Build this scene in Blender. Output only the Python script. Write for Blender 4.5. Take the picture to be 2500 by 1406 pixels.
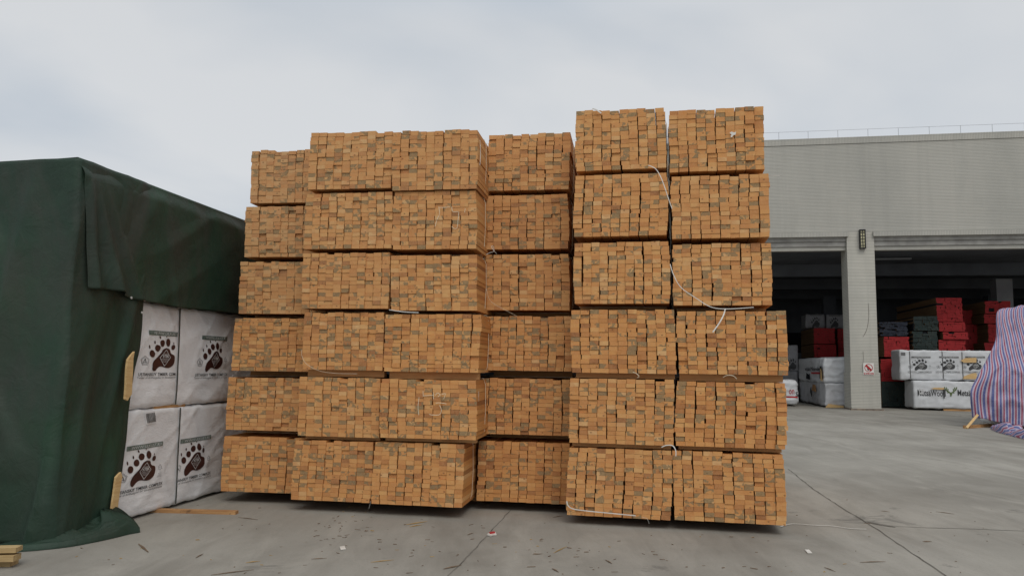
import bpy, bmesh, math, random
import numpy as np
from mathutils import Vector, Matrix, noise
for o in list(bpy.data.objects): bpy.data.objects.remove(o)
S = bpy.context.scene; COL = S.collection
PI = math.pi; rad = math.radians

# ------------------------------------------------------------------ camera
FPX, CX, CY, HC = 1850.0, 1250.0, 703.0, 1.6
ROLL = rad(.8); PITCH = math.atan((894-703)*math.cos(ROLL)/FPX)
fwd = Vector((0, math.cos(PITCH), math.sin(PITCH))); up0 = Vector((0, -math.sin(PITCH), math.cos(PITCH)))
camR = Vector((1,0,0))*math.cos(ROLL) + up0*math.sin(ROLL)
camU = Vector((1,0,0))*-math.sin(ROLL) + up0*math.cos(ROLL)
cd = bpy.data.cameras.new('camera'); cam = bpy.data.objects.new('camera', cd); COL.objects.link(cam)
cam.matrix_world = Matrix((( camR.x, camU.x, -fwd.x, 0), (camR.y, camU.y, -fwd.y, 0), (camR.z, camU.z, -fwd.z, HC), (0,0,0,1)))
cd.sensor_width = 36; cd.lens = 36*FPX/2500; cd.clip_start = .05; cd.clip_end = 2000
S.camera = cam
EYE = Vector((0,0,HC))

# ------------------------------------------------------------------ sky, sun, exposure
W = bpy.data.worlds.new('World'); S.world = W; W.use_nodes = True
SUN_EL, SUN_AZ = rad(50), rad(170)       # azimuth clockwise from +Y: behind the camera, a little to the right
def build_world():
    nt = W.node_tree; nt.nodes.clear(); N = nt.nodes.new; L = nt.links.new
    out = N('ShaderNodeOutputWorld'); bg = N('ShaderNodeBackground'); bg.inputs[1].default_value = .1
    sky = N('ShaderNodeTexSky'); sky.sky_type = 'NISHITA'; sky.sun_disc = False
    sky.sun_elevation = SUN_EL; sky.sun_rotation = SUN_AZ; sky.dust_density = 4
    tc = N('ShaderNodeTexCoord'); sep = N('ShaderNodeSeparateXYZ'); L(tc.outputs['Generated'], sep.inputs[0])
    mz = N('ShaderNodeMath'); mz.operation = 'ADD'; mz.inputs[1].default_value = .22; L(sep.outputs[2], mz.inputs[0])
    mz2 = N('ShaderNodeMath'); mz2.operation = 'MAXIMUM'; mz2.inputs[1].default_value = .1; L(mz.outputs[0], mz2.inputs[0])
    dv = N('ShaderNodeVectorMath'); dv.operation = 'DIVIDE'; L(tc.outputs['Generated'], dv.inputs[0])
    cb = N('ShaderNodeCombineXYZ'); L(mz2.outputs[0], cb.inputs[0]); L(mz2.outputs[0], cb.inputs[1]); L(mz2.outputs[0], cb.inputs[2])
    L(cb.outputs[0], dv.inputs[1])
    n1 = N('ShaderNodeTexNoise'); n1.inputs['Scale'].default_value = .95; n1.inputs['Detail'].default_value = 5; n1.inputs['Roughness'].default_value = .45; n1.inputs['Distortion'].default_value = .3
    mp = N('ShaderNodeMapping'); mp.inputs['Location'].default_value = (3.1, 1.7, 0.4); L(dv.outputs[0], mp.inputs[0]); L(mp.outputs[0], n1.inputs['Vector'])
    r = N('ShaderNodeValToRGB'); L(n1.outputs[0], r.inputs[0])
    e = r.color_ramp.elements; e[0].position = .36; e[0].color = (4.9, 5.55, 6.3, 1); e[1].position = .62; e[1].color = (7.15, 7.32, 7.5, 1)
    # overcast skies are brighter overhead
    rz = N('ShaderNodeMapRange'); rz.inputs[1].default_value = .42; rz.inputs[2].default_value = .9; rz.inputs[3].default_value = 1; rz.inputs[4].default_value = 1.55; L(sep.outputs[2], rz.inputs[0])
    rh = N('ShaderNodeMapRange'); rh.inputs[1].default_value = 0; rh.inputs[2].default_value = .42; rh.inputs[3].default_value = 1.04; rh.inputs[4].default_value = .97; L(sep.outputs[2], rh.inputs[0])
    mm = N('ShaderNodeMath'); mm.operation = 'MULTIPLY'; L(rz.outputs[0], mm.inputs[0]); L(rh.outputs[0], mm.inputs[1])
    sc = N('ShaderNodeVectorMath'); sc.operation = 'SCALE'; L(r.outputs[0], sc.inputs[0]); L(mm.outputs[0], sc.inputs['Scale'])
    mx = N('ShaderNodeMix'); mx.data_type = 'RGBA'; mx.inputs[0].default_value = .92
    L(sky.outputs[0], mx.inputs[6]); L(sc.outputs[0], mx.inputs[7]); L(mx.outputs[2], bg.inputs[0]); L(bg.outputs[0], out.inputs[0])
build_world()
sl = bpy.data.lights.new('sun', 'SUN'); sl.energy = 1.1; sl.angle = rad(32); sl.color = (1, .96, .9)
sun = bpy.data.objects.new('sun', sl); COL.objects.link(sun)
sd = Vector((math.sin(SUN_AZ)*math.cos(SUN_EL), math.cos(SUN_AZ)*math.cos(SUN_EL), math.sin(SUN_EL)))
sun.rotation_euler = sd.to_track_quat('Z', 'Y').to_euler(); sun.location = (0, -5, 12)
S.view_settings.view_transform = 'Standard'; S.view_settings.look = 'None'; S.view_settings.exposure = 0; S.view_settings.gamma = 1
S.view_settings.use_curve_mapping = False

# ------------------------------------------------------------------ pixel rays -> real places
def ray(x, y): return (fwd*FPX + camR*(x-CX) - camU*(y-CY)).normalized()
def ground(x, y, z=0.0):
    d = ray(x, y); return EYE + d*((z-HC)/d.z)
class Plane:                          # upright plane: p origin on it, h heading of its u axis in degrees
    def __init__(s, p, h):
        s.o = Vector((p[0], p[1], 0)); s.h = h
        s.u = Vector((math.cos(rad(h)), math.sin(rad(h)), 0)); s.n = Vector((-s.u.y, s.u.x, 0))   # n: left-hand normal
    def hit(s, x, y, off=0.0):        # -> (u, z) of pixel on the plane pushed by off along n
        d = ray(x, y); o = s.o + s.n*off; t = (o-EYE).dot(s.n)/d.dot(s.n); P = EYE + d*t
        return (P-o).dot(s.u), P.z
    def at(s, u, z, off=0.0): return s.o + s.u*u + s.n*off + Vector((0,0,z))

# ------------------------------------------------------------------ object helpers
def tag(o, label=None, cat=None, group=None, kind=None):
    if label: o['label'] = label
    if cat: o['category'] = cat
    if group: o['group'] = group
    if kind: o['kind'] = kind
    return o
def empty(name, loc, rz, label, cat, group=None):
    o = bpy.data.objects.new(name, None); COL.objects.link(o); o.location = loc; o.rotation_euler = (0,0,rz); o.empty_display_size = .2
    return tag(o, label, cat, group)
def mesh(name, V, F, mats, parent=None, mi=None, smooth=False, world=False):
    me = bpy.data.meshes.new(name); me.from_pydata([tuple(v) for v in V], [], F)
    for m in (mats if isinstance(mats, (list, tuple)) else [mats]): me.materials.append(m)
    if mi is not None: me.polygons.foreach_set('material_index', mi)
    if smooth: me.polygons.foreach_set('use_smooth', [True]*len(F))
    me.update(); o = bpy.data.objects.new(name, me); COL.objects.link(o)
    if parent:
        o.parent = parent
        if world: o.matrix_parent_inverse = Matrix.LocRotScale(parent.location, parent.rotation_euler, (1,1,1)).inverted()
    return o
class MB:
    def __init__(s): s.V=[]; s.F=[]; s.M=[]
    def add(s, V, F, m=0):
        b=len(s.V); s.V += [Vector(v) for v in V]; s.F += [tuple(i+b for i in f) for f in F]; s.M += [m]*len(F)
    def box(s, x0,x1,y0,y1,z0,z1,m=0):
        s.add([(x0,y0,z0),(x1,y0,z0),(x1,y1,z0),(x0,y1,z0),(x0,y0,z1),(x1,y0,z1),(x1,y1,z1),(x0,y1,z1)],
              [(0,3,2,1),(4,5,6,7),(0,1,5,4),(1,2,6,5),(2,3,7,6),(3,0,4,7)], m)
    def tube(s, P, r, n=6, m=0):
        P=[Vector(p) for p in P]; rings=[]
        for i,p in enumerate(P):
            t=(P[min(i+1,len(P)-1)]-P[max(i-1,0)]).normalized(); a=t.orthogonal().normalized() if abs(t.z)>.95 else t.cross(Vector((0,0,1))).normalized()
            b=t.cross(a); rr=r[i] if isinstance(r,(list,tuple)) else r
            rings.append([p+(a*math.cos(2*PI*k/n)+b*math.sin(2*PI*k/n))*rr for k in range(n)])
        V=[v for q in rings for v in q]; F=[]
        for i in range(len(P)-1):
            for k in range(n): F.append((i*n+k,(i+1)*n+k,(i+1)*n+(k+1)%n,i*n+(k+1)%n))
        F.append(tuple(range(n))); F.append(tuple(range(len(V)-1,len(V)-n-1,-1)))
        s.add(V,F,m)
    def ribbon(s, P, w, nrm, th=.002, m=0):      # flat band through P, width across both tangent and nrm
        P=[Vector(p) for p in P]; nrm=Vector(nrm).normalized(); V=[]; F=[]
        for i,p in enumerate(P):
            t=(P[min(i+1,len(P)-1)]-P[max(i-1,0)]).normalized(); a=t.cross(nrm).normalized()*w/2
            V += [p-a, p+a, p+a+nrm*th, p-a+nrm*th]
        for i in range(len(P)-1):
            b=i*4
            for k in range(4): F.append((b+k,b+(k+1)%4,b+4+(k+1)%4,b+4+k))
        F += [(3,2,1,0), (len(V)-4,len(V)-3,len(V)-2,len(V)-1)]
        s.add(V,F,m)
    def prism(s, pts, d, m=0):                     # pts: 3D polygon, extruded by vector d
        n=len(pts); d=Vector(d); V=[Vector(p) for p in pts]+[Vector(p)+d for p in pts]
        s.add(V, [tuple(range(n)), tuple(range(2*n-1,n-1,-1))]+[(i,(i+1)%n+0,(i+1)%n+n,i+n) for i in range(n)], m)
    def build(s, name, mats, parent=None, smooth=False, world=False):
        return mesh(name, s.V, s.F, mats, parent, s.M, smooth, world)
def smoothline(P, k=6):                            # Catmull-Rom
    P=[Vector(p) for p in P]; out=[]
    for i in range(len(P)-1):
        a,b,c,d=P[max(i-1,0)],P[i],P[i+1],P[min(i+2,len(P)-1)]
        for j in range(k):
            t=j/k; out.append(.5*((2*b)+(c-a)*t+(2*a-5*b+4*c-d)*t*t+(3*b-a-3*c+d)*t**3))
    out.append(P[-1]); return out
def ridge(x): return 1-abs(x)*2
def sst(a,b,x):
    t=min(1,max(0,(x-a)/(b-a))); return t*t*(3-2*t)

# ------------------------------------------------------------------ materials
class Mat:
    def __init__(s, name, rough=.8, spec=.3, **k):
        s.m = bpy.data.materials.new(name); s.m.use_nodes = True; s.nt = s.m.node_tree; s.b = s.nt.nodes['Principled BSDF']
        s.b.inputs['Roughness'].default_value = rough; s.b.inputs['Specular IOR Level'].default_value = spec
        s.tc = s.N('ShaderNodeTexCoord')
    def N(s, t, **k):
        n = s.nt.nodes.new(t)
        for a,v in k.items(): setattr(n, a, v)
        return n
    def L(s, a, b): s.nt.links.new(a, b)
    def obj(s): return s.tc.outputs['Object']
    def geo(s):
        return s.N('ShaderNodeNewGeometry').outputs['Position']
    def map(s, v, scale=(1,1,1), loc=(0,0,0), rot=(0,0,0)):
        n = s.N('ShaderNodeMapping'); n.inputs['Scale'].default_value = scale; n.inputs['Location'].default_value = loc; n.inputs['Rotation'].default_value = rot
        s.L(v, n.inputs[0]); return n.outputs[0]
    def noise(s, v, scale, detail=3, rough=.5, dist=0):
        n = s.N('ShaderNodeTexNoise'); n.inputs['Scale'].default_value = scale; n.inputs['Detail'].default_value = detail
        n.inputs['Roughness'].default_value = rough; n.inputs['Distortion'].default_value = dist; s.L(v, n.inputs['Vector']); return n.outputs[0]
    def math(s, op, a, b=None, c=None, clamp=False):
        n = s.N('ShaderNodeMath', operation=op); n.use_clamp = clamp
        for i,x in enumerate((a,b,c)):
            if x is None: continue
            if isinstance(x,(int,float)): n.inputs[i].default_value = x
            else: s.L(x, n.inputs[i])
        return n.outputs[0]
    def rng(s, v, a, b, c=0, d=1):
        n = s.N('ShaderNodeMapRange'); n.inputs[1].default_value=a; n.inputs[2].default_value=b; n.inputs[3].default_value=c; n.inputs[4].default_value=d
        s.L(v, n.inputs[0]); return n.outputs[0]
    def mix(s, f, a, b, mode='MIX'):
        n = s.N('ShaderNodeMix', data_type='RGBA', blend_type=mode)
        for i,x in ((0,f),(6,a),(7,b)):
            if isinstance(x,(int,float)): n.inputs[i].default_value = x
            elif isinstance(x,tuple): n.inputs[i].default_value = (*x,1) if len(x)==3 else x
            else: s.L(x, n.inputs[i])
        return n.outputs[2]
    def ramp(s, v, els):
        n = s.N('ShaderNodeValToRGB'); s.L(v, n.inputs[0]); e=n.color_ramp.elements
        while len(e)<len(els): e.new(.5)
        for q,(p,c) in zip(e,els): q.position=p; q.color=(*c,1)
        return n.outputs[0]
    def color(s, c):
        if isinstance(c,tuple): s.b.inputs['Base Color'].default_value=(*c,1)
        else: s.L(c, s.b.inputs['Base Color'])
        return s
    def bump(s, h, strength=.3, dist=.01):
        n = s.N('ShaderNodeBump'); n.inputs['Strength'].default_value=strength; n.inputs['Distance'].default_value=dist
        s.L(h, n.inputs['Height']); s.L(n.outputs[0], s.b.inputs['Normal']); return s

def board_materials():
    out=[]
    for end in (True, False):
        M = Mat('board_end_grain' if end else 'board_side', .75, .15)
        P = M.obj(); an = M.N('ShaderNodeAttribute', attribute_name='seed'); A = an.outputs['Color']; C = M.N('ShaderNodeAttribute', attribute_name='centre').outputs['Vector']
        sp = M.N('ShaderNodeSeparateXYZ'); M.L(A, sp.inputs[0]); tone, sd, st = sp.outputs
        sv = M.N('ShaderNodeVectorMath', operation='SCALE'); M.L(A, sv.inputs[0]); sv.inputs['Scale'].default_value = 61.7
        Lc = M.N('ShaderNodeVectorMath', operation='SUBTRACT'); M.L(P, Lc.inputs[0]); M.L(C, Lc.inputs[1])
        Q = M.N('ShaderNodeVectorMath', operation='ADD'); M.L(Lc.outputs[0], Q.inputs[0]); M.L(sv.outputs[0], Q.inputs[1]); Q=Q.outputs[0]
        base = M.ramp(tone, [(0,(.25,.085,.025)),(.14,(.43,.165,.043)),(.35,(.58,.252,.070)),(.58,(.635,.300,.090)),(.82,(.675,.362,.125)),(1,(.70,.43,.19))])
        base = M.mix(M.math('MULTIPLY', an.outputs['Alpha'], .6), base, (.45,.280,.145))
        if end:
            low = M.noise(Q, 14, 2, .5)
            base = M.mix(M.rng(low,.35,.68,0,.42), base, (.52,.225,.085))
            # growth rings round a pith somewhere beside the board
            off = M.N('ShaderNodeCombineXYZ'); M.L(M.math('MULTIPLY_ADD', sd, .26, -.13), off.inputs[0]); M.L(M.math('MULTIPLY_ADD', M.math('FRACT', M.math('MULTIPLY', sd, 7.3)), .2, -.1), off.inputs[2])
            d = M.N('ShaderNodeVectorMath', operation='SUBTRACT'); M.L(Lc.outputs[0], d.inputs[0]); M.L(off.outputs[0], d.inputs[1])
            fl = M.N('ShaderNodeVectorMath', operation='MULTIPLY'); M.L(d.outputs[0], fl.inputs[0]); fl.inputs[1].default_value=(1,0,1)
            ln = M.N('ShaderNodeVectorMath', operation='LENGTH'); M.L(fl.outputs[0], ln.inputs[0])
            rr = M.math('ADD', ln.outputs['Value'], M.math('MULTIPLY', M.noise(Q, 25, 2), .006))
            w = M.math('SINE', M.math('MULTIPLY', rr, 2*PI/.0065))
            base = M.mix(M.math('MULTIPLY', M.rng(w,-.2,1,0,1), .16), base, (.30,.11,.035))
            # heartwood: warmer inside a radius
            base = M.mix(M.math('MULTIPLY', M.math('LESS_THAN', rr, .06), .3), base, (.50,.19,.06))
            # blue stain of the sapwood, bounded by a ring or a wandering line
            stn = M.math('ADD', M.noise(Q, 10, 3, .55, .6), M.math('MULTIPLY', M.math('GREATER_THAN', rr, .075), .10))
            fac = M.math('MULTIPLY', M.rng(stn,.55,.585), M.math('GREATER_THAN', st, .68))
            streak = M.noise(M.map(Q,(60,60,60)),1.2,3,.7)
            base = M.mix(M.math('MULTIPLY', fac, M.rng(streak,.3,.6,.6,.95)), base, (.20,.148,.078))
            dk = M.math('MULTIPLY', M.rng(M.noise(Q,22,4,.7,1.),.62,.68), M.math('GREATER_THAN', st, .90))
            base = M.mix(M.math('MULTIPLY', dk, .8), base, (.07,.05,.032))
            # knots
            ko = M.N('ShaderNodeCombineXYZ'); M.L(M.math('MULTIPLY_ADD', M.math('FRACT', M.math('MULTIPLY', sd, 13.1)), .08, -.04), ko.inputs[0]); M.L(M.math('MULTIPLY_ADD', M.math('FRACT', M.math('MULTIPLY', sd, 29.7)), .034, -.017), ko.inputs[2])
            kd = M.N('ShaderNodeVectorMath', operation='SUBTRACT'); M.L(Lc.outputs[0], kd.inputs[0]); M.L(ko.outputs[0], kd.inputs[1])
            kf = M.N('ShaderNodeVectorMath', operation='MULTIPLY'); M.L(kd.outputs[0], kf.inputs[0]); kf.inputs[1].default_value=(1,0,1.2)
            kl = M.N('ShaderNodeVectorMath', operation='LENGTH'); M.L(kf.outputs[0], kl.inputs[0])
            kk = M.math('ADD', kl.outputs['Value'], M.math('MULTIPLY', M.noise(Q, 60, 2), .008))
            km = M.math('MULTIPLY', M.rng(kk,.010,.017,1,0), M.math('GREATER_THAN', M.math('FRACT', M.math('MULTIPLY', sd, 41.3)), .86))
            base = M.mix(M.math('MULTIPLY', km, .75), base, (.16,.06,.022))
            # saw fuzz
            fz = M.noise(M.map(Q,(1,1,.25)),190,3,.7)
            base = M.mix(M.rng(fz,.35,.75,0,.35), base, (.62,.40,.22))
            M.bump(fz,.35,.004)
        else:
            gr = M.noise(M.map(Q,(1,.05,1)),60,4,.6,.5)
            base = M.mix(M.rng(gr,.3,.75,0,.55), base, (.42,.20,.075))
            base = M.mix(M.rng(M.noise(M.map(Q,(1,.3,1)),6,3),.58,.66,0,.35), base, (.25,.17,.09))
            M.bump(gr,.25,.003)
        M.color(base); out.append(M.m)
    return out
BOARD = board_materials()
def wood(name, a, b, scale=30, axis=(.08,1,1), dark=None):
    M = Mat(name,.8,.15); g = M.noise(M.map(M.obj(),axis),scale,4,.6,.6); c = M.ramp(g,[(.3,a),(.7,b)])
    if dark: c = M.mix(M.rng(M.noise(M.obj(),9,4,.7),.55,.65,0,.7), c, dark)
    return M.color(c).bump(g,.3,.003).m
M_BEARER = wood('bearer_wood',(.42,.22,.09),(.56,.33,.15))
M_WEATHERED = wood('weathered_board',(.30,.15,.065),(.50,.29,.13),30,(.08,1,1),(.12,.07,.04))
M_DULL = wood('dull_pine',(.33,.22,.10),(.50,.37,.19),40,(.08,1,1),(.2,.15,.09))
M_PALE = wood('pale_split_wood',(.50,.31,.13),(.68,.48,.24),40)
def simple(name, c, rough=.6, spec=.3, c2=None, sc=8, metallic=0):
    M = Mat(name, rough, spec); M.b.inputs['Metallic'].default_value = metallic
    return M.color(M.mix(M.rng(M.noise(M.obj(),sc,4),.35,.65),c,c2) if c2 else c).m
M_STRAP = simple('pale_strap',(.70,.60,.45),.45,.5,(.62,.50,.34),20)
M_STRAPW = simple('white_strap',(.72,.69,.63),.4,.5,(.58,.55,.50),15)
M_CHALK = simple('wax_crayon',(.78,.70,.52),.7,.2)
def plastic_wrap(name, c=(.80,.80,.80), dirt=(.55,.55,.55), amt=.4):
    M = Mat(name,.42,.4); P = M.geo()
    f = M.noise(P,2.2,5,.6,.5); col = M.mix(M.rng(f,.45,.75,0,amt), c, dirt)
    col = M.mix(M.rng(M.noise(P,14,4,.7),.6,.8,0,.25), col, dirt)
    return M.color(col).bump(M.noise(M.map(P,(6,6,14)),2.2,4,.6,1.2),.35,.02).m
M_WRAP = plastic_wrap('white_wrap'); M_WRAPB = plastic_wrap('bright_white_wrap',(.58,.59,.60),(.40,.40,.41),.4)
M_WRAPDIM = plastic_wrap('shade_toned_white_wrap',(.26,.26,.27),(.14,.14,.14),.7)  # white wrap with the deep left bay's shade put into its colour
M_PAW = simple('brown_print',(.060,.020,.016),.45,.4,(.045,.015,.012),9)
M_BAND = simple('green_print',(.085,.125,.105),.5,.4,(.20,.235,.21),30)
M_INK = simple('black_print',(.03,.03,.032),.5,.4,(.055,.055,.055),20)
M_PRINTW = simple('pale_print',(.60,.60,.585),.5,.4)
M_GREYINK = simple('grey_print',(.13,.13,.13),.5,.4)
M_PSTRAP = simple('grey_green_band',(.05,.06,.055),.5,.4)
def tarp_mat():
    M = Mat('green_canvas',.6,.35); P = M.geo(); sp = M.N('ShaderNodeSeparateXYZ'); M.L(P, sp.inputs[0])
    c = M.ramp(M.noise(P,1.1,5,.6,.4),[(.3,(.011,.029,.018)),(.55,(.016,.043,.025)),(.75,(.014,.055,.024))])
    dust = M.math('MULTIPLY', M.rng(M.noise(M.map(P,(1.2,1.2,.5)),1.3,6,.62,.5),.42,.62), M.rng(sp.outputs[2],.4,3.0,.35,1))
    c = M.mix(M.math('MULTIPLY',dust,.85), c, (.042,.042,.033))
    c = M.mix(M.rng(M.noise(M.map(P,(1,1,1),(3,1,9)),2.6,6,.7),.60,.75,0,.5), c, (.020,.070,.034))
    sc = M.noise(M.map(P,(8,8,3),(0,0,0),(.3,.5,.2)),3.0,8,.8,2.); c = M.mix(M.rng(sc,.62,.72,0,.55), c, (.075,.10,.08)); c = M.mix(M.rng(M.noise(M.map(P,(1,1,.6),(6,1,2)),1.7,7,.7,.8),.52,.68,0,.5), c, (.034,.036,.030))
    w = M.noise(P,240,2,.6); c = M.mix(M.rng(w,.3,.7,0,.3), c, (.028,.045,.032))
    cr = M.math('ABSOLUTE', M.math('SUBTRACT', M.noise(M.map(P,(1,1,.7),(2,2,2),(.4,.2,.1)),2.4,5,.6,1.2), .5)); cr = M.rng(cr,0,.05,1,0)
    h = M.math('ADD', M.math('MULTIPLY', M.noise(P,5,6,.6,.8),1), M.math('ADD', M.math('MULTIPLY', w, .06), M.math('MULTIPLY', cr, .08)))
    return M.color(c).bump(h,.38,.03).m
M_TARP = tarp_mat()
def concrete_mat():
    M = Mat('yard_concrete',.86,.2); P = M.geo()
    c = M.ramp(M.noise(P,.35,6,.6,.3),[(.32,(.205,.19,.162)),(.5,(.275,.258,.223)),(.68,(.345,.325,.283))])
    c = M.mix(M.rng(M.noise(M.map(P,(1.0,.35,1),(0,0,0),(0,0,.5)),1.6,7,.66,.8),.48,.72,0,.6), c, (.40,.375,.325))
    c = M.mix(M.rng(M.noise(M.map(P,(.9,.25,1),(7,3,0),(0,0,-.7)),1.2,7,.65,.6),.52,.70,0,.55), c, (.165,.148,.122))
    c = M.mix(M.rng(M.noise(M.map(P,(1,1,1),(17,3,0)),2.2,5,.62),.66,.74,0,.6), c, (.11,.10,.088))
    # rubbed tyre paths and damp stains
    tw = M.noise(M.map(P,(2.6,.10,1),(0,0,0),(0,0,-.95)),1.0,5,.6,.4); c = M.mix(M.rng(tw,.52,.68,0,.22), c, (.15,.135,.112))
    tw2 = M.noise(M.map(P,(1.8,.12,1),(9,2,0),(0,0,.25)),1.0,5,.6,.5); c = M.mix(M.rng(tw2,.52,.70,0,.20), c, (.40,.375,.33))
    c = M.mix(M.rng(M.noise(M.map(P,(1,1,1),(31,8,0)),1.1,6,.7,1.2),.64,.70,0,.55), c, (.10,.095,.085))
    c = M.mix(M.rng(M.noise(P,34,4,.75),.56,.72,0,.5), c, (.15,.138,.118))
    c = M.mix(M.rng(M.noise(M.map(P,(1,1,1),(5,5,0)),60,4,.8),.60,.72,0,.5), c, (.48,.455,.41))
    fine = M.noise(P,130,3,.7); c = M.mix(M.rng(fine,.3,.75,0,.28), c, (.16,.147,.123))
    h = M.math('ADD', M.math('MULTIPLY', M.noise(P,7,6,.7),1), M.math('MULTIPLY', fine, .4))
    return M.color(c).bump(h,.3,.008).m
M_CONC = concrete_mat()
M_CRACK = simple('dirt_filled_joint',(.09,.082,.07),.95,.1,(.19,.175,.15),4)
def tile_mat(name, vert=False, a=(.435,.42,.37), b=(.465,.45,.40), mortar=(.285,.278,.25), w=400, h=.062):
    M = Mat(name,.6,.3); P = M.obj(); br = M.N('ShaderNodeTexBrick')
    rot = (PI/2,0,0); v = M.map(P,(1,1,1),(137,0,0),(-PI/2,0,0))
    if vert: v = M.map(P,(1,1,1),(0,0,0),(-PI/2,0,0)); w,h=.06,.24
    M.L(v, br.inputs['Vector']); br.inputs['Scale'].default_value=1
    for k,val in (('Color1',(*a,1)),('Color2',(*b,1)),('Mortar',(*mortar,1))): br.inputs[k].default_value=val
    br.inputs['Brick Width'].default_value=w; br.inputs['Row Height'].default_value=h; br.inputs['Mortar Size'].default_value=.010; br.inputs['Mortar Smooth'].default_value=.4
    if vert: br.offset=0
    g=M.geo(); c=M.mix(M.rng(M.noise(M.map(g,(1,1,.35)),.5,5,.6),.42,.7,0,.45), br.outputs[0], (.27,.27,.245))
    c=M.mix(M.rng(M.noise(M.map(g,(1,1,1.6),(4,4,4)),.8,6,.7),.55,.75,0,.3), c, (.47,.44,.38))
    st=M.noise(M.map(g,(2.2,2.2,.07)),1.0,5,.65); c=M.mix(M.rng(st,.50,.66,0,.18),c,(.24,.235,.21)); st2=M.noise(M.map(g,(1.4,1.4,.10),(8,3,1)),1.0,4,.6); c=M.mix(M.rng(st2,.54,.70,0,.12),c,(.50,.47,.41))
    M.color(c); bn=M.N('ShaderNodeBump'); bn.inputs['Strength'].default_value=.5; bn.inputs['Distance'].default_value=.01; bn.invert=True
    M.L(br.outputs['Fac'],bn.inputs['Height']); M.L(bn.outputs[0],M.b.inputs['Normal']); return M.m
M_TILE = tile_mat('facade_tile'); M_TILEV = tile_mat('facade_tile_upright', True)
M_PIER = tile_mat('pier_tile',False,(.53,.51,.445),(.58,.56,.49),(.29,.28,.245))
M_RENDER = simple('soffit_render',(.40,.39,.36),.8,.2,(.28,.27,.25),2.5)
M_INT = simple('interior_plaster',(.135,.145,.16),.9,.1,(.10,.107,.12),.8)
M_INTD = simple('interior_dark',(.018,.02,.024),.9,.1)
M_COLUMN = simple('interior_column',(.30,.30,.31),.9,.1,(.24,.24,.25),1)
M_STEEL = simple('galvanised_rail',(.28,.29,.30),.5,.4)

# ------------------------------------------------------------------ the yard
def build_ground():
    V=[];F=[]; n=2
    o = mesh('ground',[(-400,-60,0),(400,-60,0),(400,900,0),(-400,900,0)],[(0,1,2,3)],M_CONC); tag(o,kind='structure')
    rnd=random.Random(5)
    def joint(pts, w, jit):
        P=[ground(*p) for p in pts]; Q=[]
        for a,b in zip(P,P[1:]):
            n=max(2,int((b-a).length/.12))
            Q += [a.lerp(b,i/n) for i in range(n)]
        Q.append(P[-1]); V=[];F=[]
        for i,p in enumerate(Q):
            t=(Q[min(i+1,len(Q)-1)]-Q[max(i-1,0)]).normalized(); a=Vector((-t.y,t.x,0)); p=p+a*rnd.uniform(-jit,jit)
            ww=w*rnd.uniform(.45,1.5); V += [(p-a*ww)+Vector((0,0,.004)),(p+a*ww)+Vector((0,0,.004))]
        for i in range(len(Q)-1): F.append((2*i,2*i+1,2*i+3,2*i+2))
        tag(mesh('ground_joint',V,F,M_CRACK),kind='structure')
    joint([(1248,1243),(1170,1328),(1130,1370),(1085,1415)],.004,.006)
    joint([(1925,1145),(1985,1193),(2050,1236),(2125,1281),(2215,1342),(2320,1412)],.0055,.007)
    joint([(2108,1272),(2180,1284),(2270,1288),(2380,1291),(2520,1297)],.005,.008)
    joint([(2120,1274),(2150,1282),(2186,1287)],.012,.012)
build_ground()

# ------------------------------------------------------------------ timber bundles
LV=['topmost','second from the top','third from the top','third from the bottom','second from the bottom','bottom']
P_A = Plane(ground(540,1200,.12),-7); P_B = Plane(ground(715,1220,.12),-9)
P_D = Plane(ground(1165,1218,.12),-9); P_E = Plane(ground(1385,1250,.12),-12)
BUND = {
 'A':(P_A,[(614,830,368,495),(597,812,503,627),(583,797,638,766),(568,782,776,906),(554,768,921,1051),(541,757,1066,1202)],'the leftmost set-back column'),
 'B':(P_B,[(755,957,324,461),(744,958,470,607),(737,951,617,753),(740,937,762,903),(728,928,920,1066),(713,909,1075,1223)],'the second column from the left'),
 'C':(P_B,[(957,1166,320,463),(958,1164,466,608),(953,1166,622,758),(937,1172,766,908),(928,1164,926,1071),(909,1132,1080,1234)],'the third column, its right side showing'),
 'D':(P_D,[(1190,1392,328,464),(1185,1389,475,608),(1183,1391,620,757),(1182,1397,771,905),(1173,1392,923,1061),(1165,1390,1078,1226)],'the recessed column between the forward blocks'),
 'E':(P_E,[(1404,1626,268,414),(1402,1632,425,576),(1400,1636,590,741),(1394,1650,755,911),(1390,1646,924,1084),(1384,1641,1095,1264)],'the left column of the tallest block'),
 'F':(P_E,[(1632,1867,266,417),(1638,1879,427,581),(1640,1885,594,745),(1653,1922,758,914),(1649,1920,932,1092),(1643,1918,1103,1275)],'the rightmost column by the grey warehouse'),
}
BASE = {}
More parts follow.
